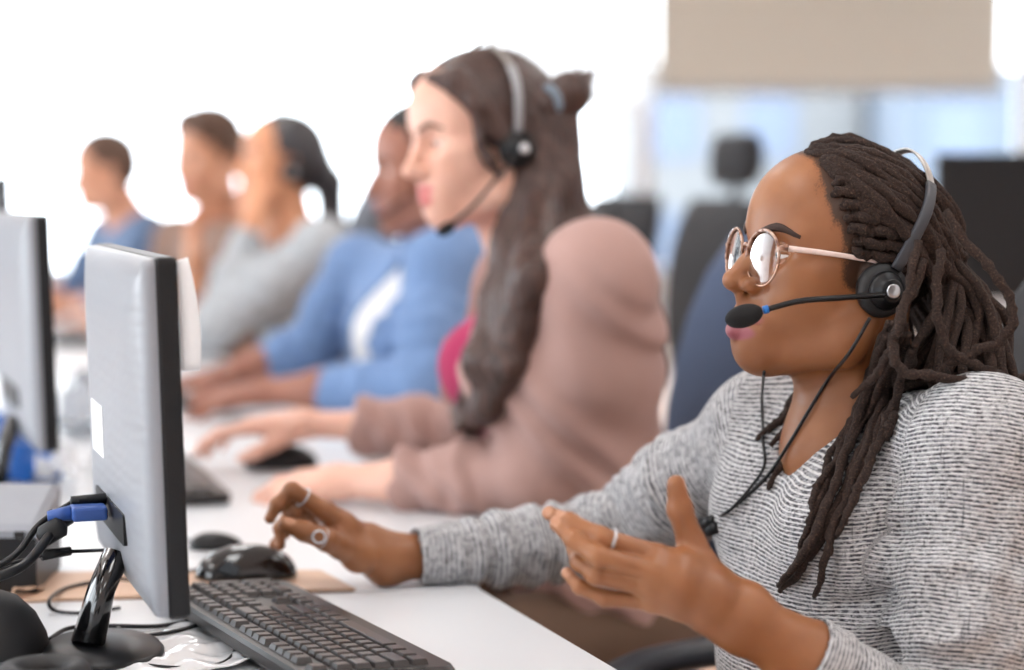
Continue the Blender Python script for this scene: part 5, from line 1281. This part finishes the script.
# round second monitor: blue bag, clear wrap, papers
t = thing('plastic_bag', 'bright blue plastic bag slumped at the foot of the second monitor', 'bag', on(25, 488, DESK))
s = SDF(); bc_ = on(26, 490, DESK)+V(-.025, .10, 0); s.ell(bc_+V(-.01, 0, .024), (.055, .045, .040), .02); s.ell(bc_+V(-.035, .01, .048), (.03, .03, .04), .02); s.ell(bc_+V(.025, -.01, .012), (.035, .03, .018), .02)
s.plane(bc_+V(0, 0, .001), (0, 0, -1), bc_-.2, bc_+V(.2, .2, .01)); s.func(lambda X, Y, Z: .004*np.sin(X*160+Z*130)*np.sin(Y*150+Z*90), bc_-.2, bc_+.2, .001, 'd')
vs, F = s.mesh(.004, 1); link('bag', mk_mesh('bag', [(vs, F)]), M['blue_bag'], t)
s = SDF(); kc_ = bc_+V(-.035, .01, .088); s.ell(kc_, (.012, .010, .012), .01); s.cone(kc_, kc_+V(.03, 0, .02), .005, .010, .01); s.cone(kc_, kc_+V(-.028, .01, .022), .005, .011, .01)
vs, F = s.mesh(.003, 1); link('knot', mk_mesh('knot', [(vs, F)]), M['blue_bag'], t)
film('clear_wrap', 'crumpled clear plastic wrap beside the blue bag', 'plastic wrap', [on(35, 494, DESK), on(78, 494, DESK), on(74, 468, DESK), on(42, 462, DESK)], .045, M['clear'], DESK+.002, 22, 17, bulge=.02)
film('crumpled_wrapper', 'crumpled grey plastic between the first two monitors', 'wrapper', [on(58, 442, DESK), on(112, 440, DESK), on(105, 400, DESK), on(64, 400, DESK)], .06, M['grey_film'], DESK+.002, 26, 23, bulge=.04)
film('paper_sheet', 'white sheet of paper on the desk beyond the second monitor', 'paper', [on(52, 372, DESK), on(110, 372, DESK), on(104, 352, DESK), on(60, 352, DESK)], .006, M['paper'], DESK+.001, 8, 29)
# ------------------------------------------------------------------ chairs
def chair(label, pos, F, mat, arms=True, headrest=False, back_h=.56, group='office chairs', seat_z=.46, back_w=.46, lean=10):
    F = nrm(V(F[0], F[1], 0)); t = thing('office_chair', label, 'chair', (pos[0], pos[1], 0), math.atan2(F[1], F[0]), group)
    L = V(-F[1], F[0], 0); P = lambda a, b, z: V(pos[0], pos[1], 0)+F*a+L*b+V(0, 0, z)
    def cushion(path, w, th, name):
        """rounded pad swept along a path of (forward, height, half width factor)"""
        m = MB(); rings = []; n = len(path)
        for i, (a, z, k) in enumerate(path):
            a0, z0_, _ = path[max(i-1, 0)]; a1, z1_, _ = path[min(i+1, n-1)]; d = nrm(V(a1-a0, z1_-z0_, 0)); nx, nz = -d[1], d[0]
            e = math.sin(math.pi*min(max((i+.25)/(n-.5), .0), 1))**.35
            ring = []
            for x, y in rrect(w*k, th*e, min(th*e*.45, .03), 4):
                ring.append(P(a+nx*y+(-.05*(abs(x)/(w/2))**2*0), x, z+nz*y))
            rings.append(ring)
        m.loft(rings); return m.build(name, mat, t)
    cushion([(-.22, seat_z-.03, .82), (-.20, seat_z-.025, .9), (-.1, seat_z-.03, 1), (.1, seat_z-.03, 1), (.2, seat_z-.035, .98), (.25, seat_z-.05, .92), (.27, seat_z-.065, .85)], .50, .075, 'seat')
    ln = math.tan(math.radians(lean)); b0 = -.235
    pth = []
    for k in np.linspace(0, 1, 9): pth.append((b0-ln*back_h*k-.03*math.sin(k*3.1)*-1, seat_z+.12+back_h*k, .84+.16*math.sin(min(1, k*1.3)*math.pi*.5)-(.22 if k > .93 else .05 if k > .8 else 0)))
    cushion(pth, back_w, .06, 'backrest')
    MB().tube(spline([P(-.05, 0, seat_z-.09), P(-.24, 0, seat_z-.085), P(-.30, 0, seat_z+.05), P(-.30-ln*.2, 0, seat_z+.26)], 16), .024, 10, flat=L, fs=1.5).build('back_bracket', M['black'], t)
    if headrest: 
        k0 = b0-ln*back_h; cushion([(k0-.02, seat_z+.16+back_h, .8), (k0-.03, seat_z+.20+back_h, 1), (k0-.035, seat_z+.26+back_h, 1), (k0-.03, seat_z+.30+back_h, .8)], .24, .06, 'headrest')
        MB().tube([P(k0-.01, 0, seat_z+.05+back_h), P(k0-.045, 0, seat_z+.22+back_h)], .012, 8).build('headrest_post', M['black'], t)
    if arms:
        for y in (-1, 1):
            MB().tube(spline([P(.02, y*.2, seat_z-.08), P(.0, y*.275, seat_z-.06), P(-.01, y*.285, seat_z+.08), P(.02, y*.28, seat_z+.185)], 16), .017, 10).build('arm_support', M['black'], t)
            MB().tube(spline([P(-.10, y*.28, seat_z+.195), P(.02, y*.28, seat_z+.205), P(.13, y*.275, seat_z+.200), P(.20, y*.265, seat_z+.182)], 16), [.017]*15+[.014], 12, flat=L, fs=1.6).build('armrest', M['dark_grey'], t)
    MB().lathe([(0, .07), (.03, .07), (.03, .24), (.02, .25), (.02, seat_z-.10), (.06, seat_z-.09), (.06, seat_z-.075), (0, seat_z-.075)], Matrix.Translation(Vector(P(0, 0, 0))), 20).build('gas_column', M['black'], t)
    for i in range(5):
        a = 2*math.pi*i/5+.3; d = V(math.cos(a), math.sin(a), 0); q = P(0, 0, 0)
        MB().tube([q+V(0, 0, .095), q+d*.15+V(0, 0, .088), q+d*.29+V(0, 0, .072)], [.028, .022, .014], 8).build('base_leg', M['black'], t)
        MB().lathe([(0, -.02), (.022, -.02), (.027, -.014), (.027, .014), (.022, .02), (0, .02)], frame_z(q+d*.29+V(0, 0, .0275), V(-d[1], d[0], 0)), 18).build('caster', M['black_matte'], t)
    return t
def seat_for(J, label, mat, shift=.05, **kw):
    p = J['pel']+J['F']*shift; return chair(label, p, J['F'], mat, seat_z=J['pel'][2]-.115, **kw)
seat_for(J1, 'black office chair under the woman with dreadlocks, one armrest showing', M['chair_black'])
seat_for(J2, 'navy office chair under the woman in mauve cardigan', M['chair_navy'], arms=False, back_h=.53, lean=11)
seat_for(J3, 'dark grey office chair under the man in open blue shirt', M['chair_black'], arms=False)
seat_for(J4, 'dark office chair behind the woman in pale grey jumper', M['chair_grey'], arms=False, back_h=.60, shift=.16)
seat_for(J5, 'black office chair under the man in brown shirt', M['chair_black'], arms=False, back_h=.40)
seat_for(J6, 'black office chair under the man in blue-grey shirt', M['chair_black'], arms=False, back_h=.40)
cp = at(632, 400, 5.4); chair('tall black office chair with a headrest, empty, beyond the navy chair', (cp[0], cp[1], 0), (-.92, -.39), M['chair_black'], headrest=True, back_h=.56, arms=False, lean=5)
cp = at(556, 400, 7.2); chair('empty black office chair behind the shoulder of the woman in mauve cardigan', (cp[0], cp[1], 0), (-.8, -.6), M['chair_black'], back_h=.56, arms=False)
# ------------------------------------------------------------------ the desk and screen behind her
zt = .73; q = V(1.72, 5.0, 0)
desk('light oak desk with a black screen, behind the woman with dreadlocks', [V(.95, 4.55, 0), V(2.6, 4.55, 0), V(2.6, 5.35, 0), V(.95, 5.35, 0)], zt, group='desks at the back')
for p in [o for o in COL.objects if o.name.startswith('tabletop')][-1:]: p.data.materials[0] = M['wood']
monitor('wide black screen behind the woman with dreadlocks, switched off', at(934, 300, 4.7)+V(0, 0, 0), at(934, 300, 4.7)+V(.82, .06, 0), at(0, 300, 4.7)[2], at(0, 153, 4.7)[2], 2, zt, group='screens at the back', flip=True, scr='black')
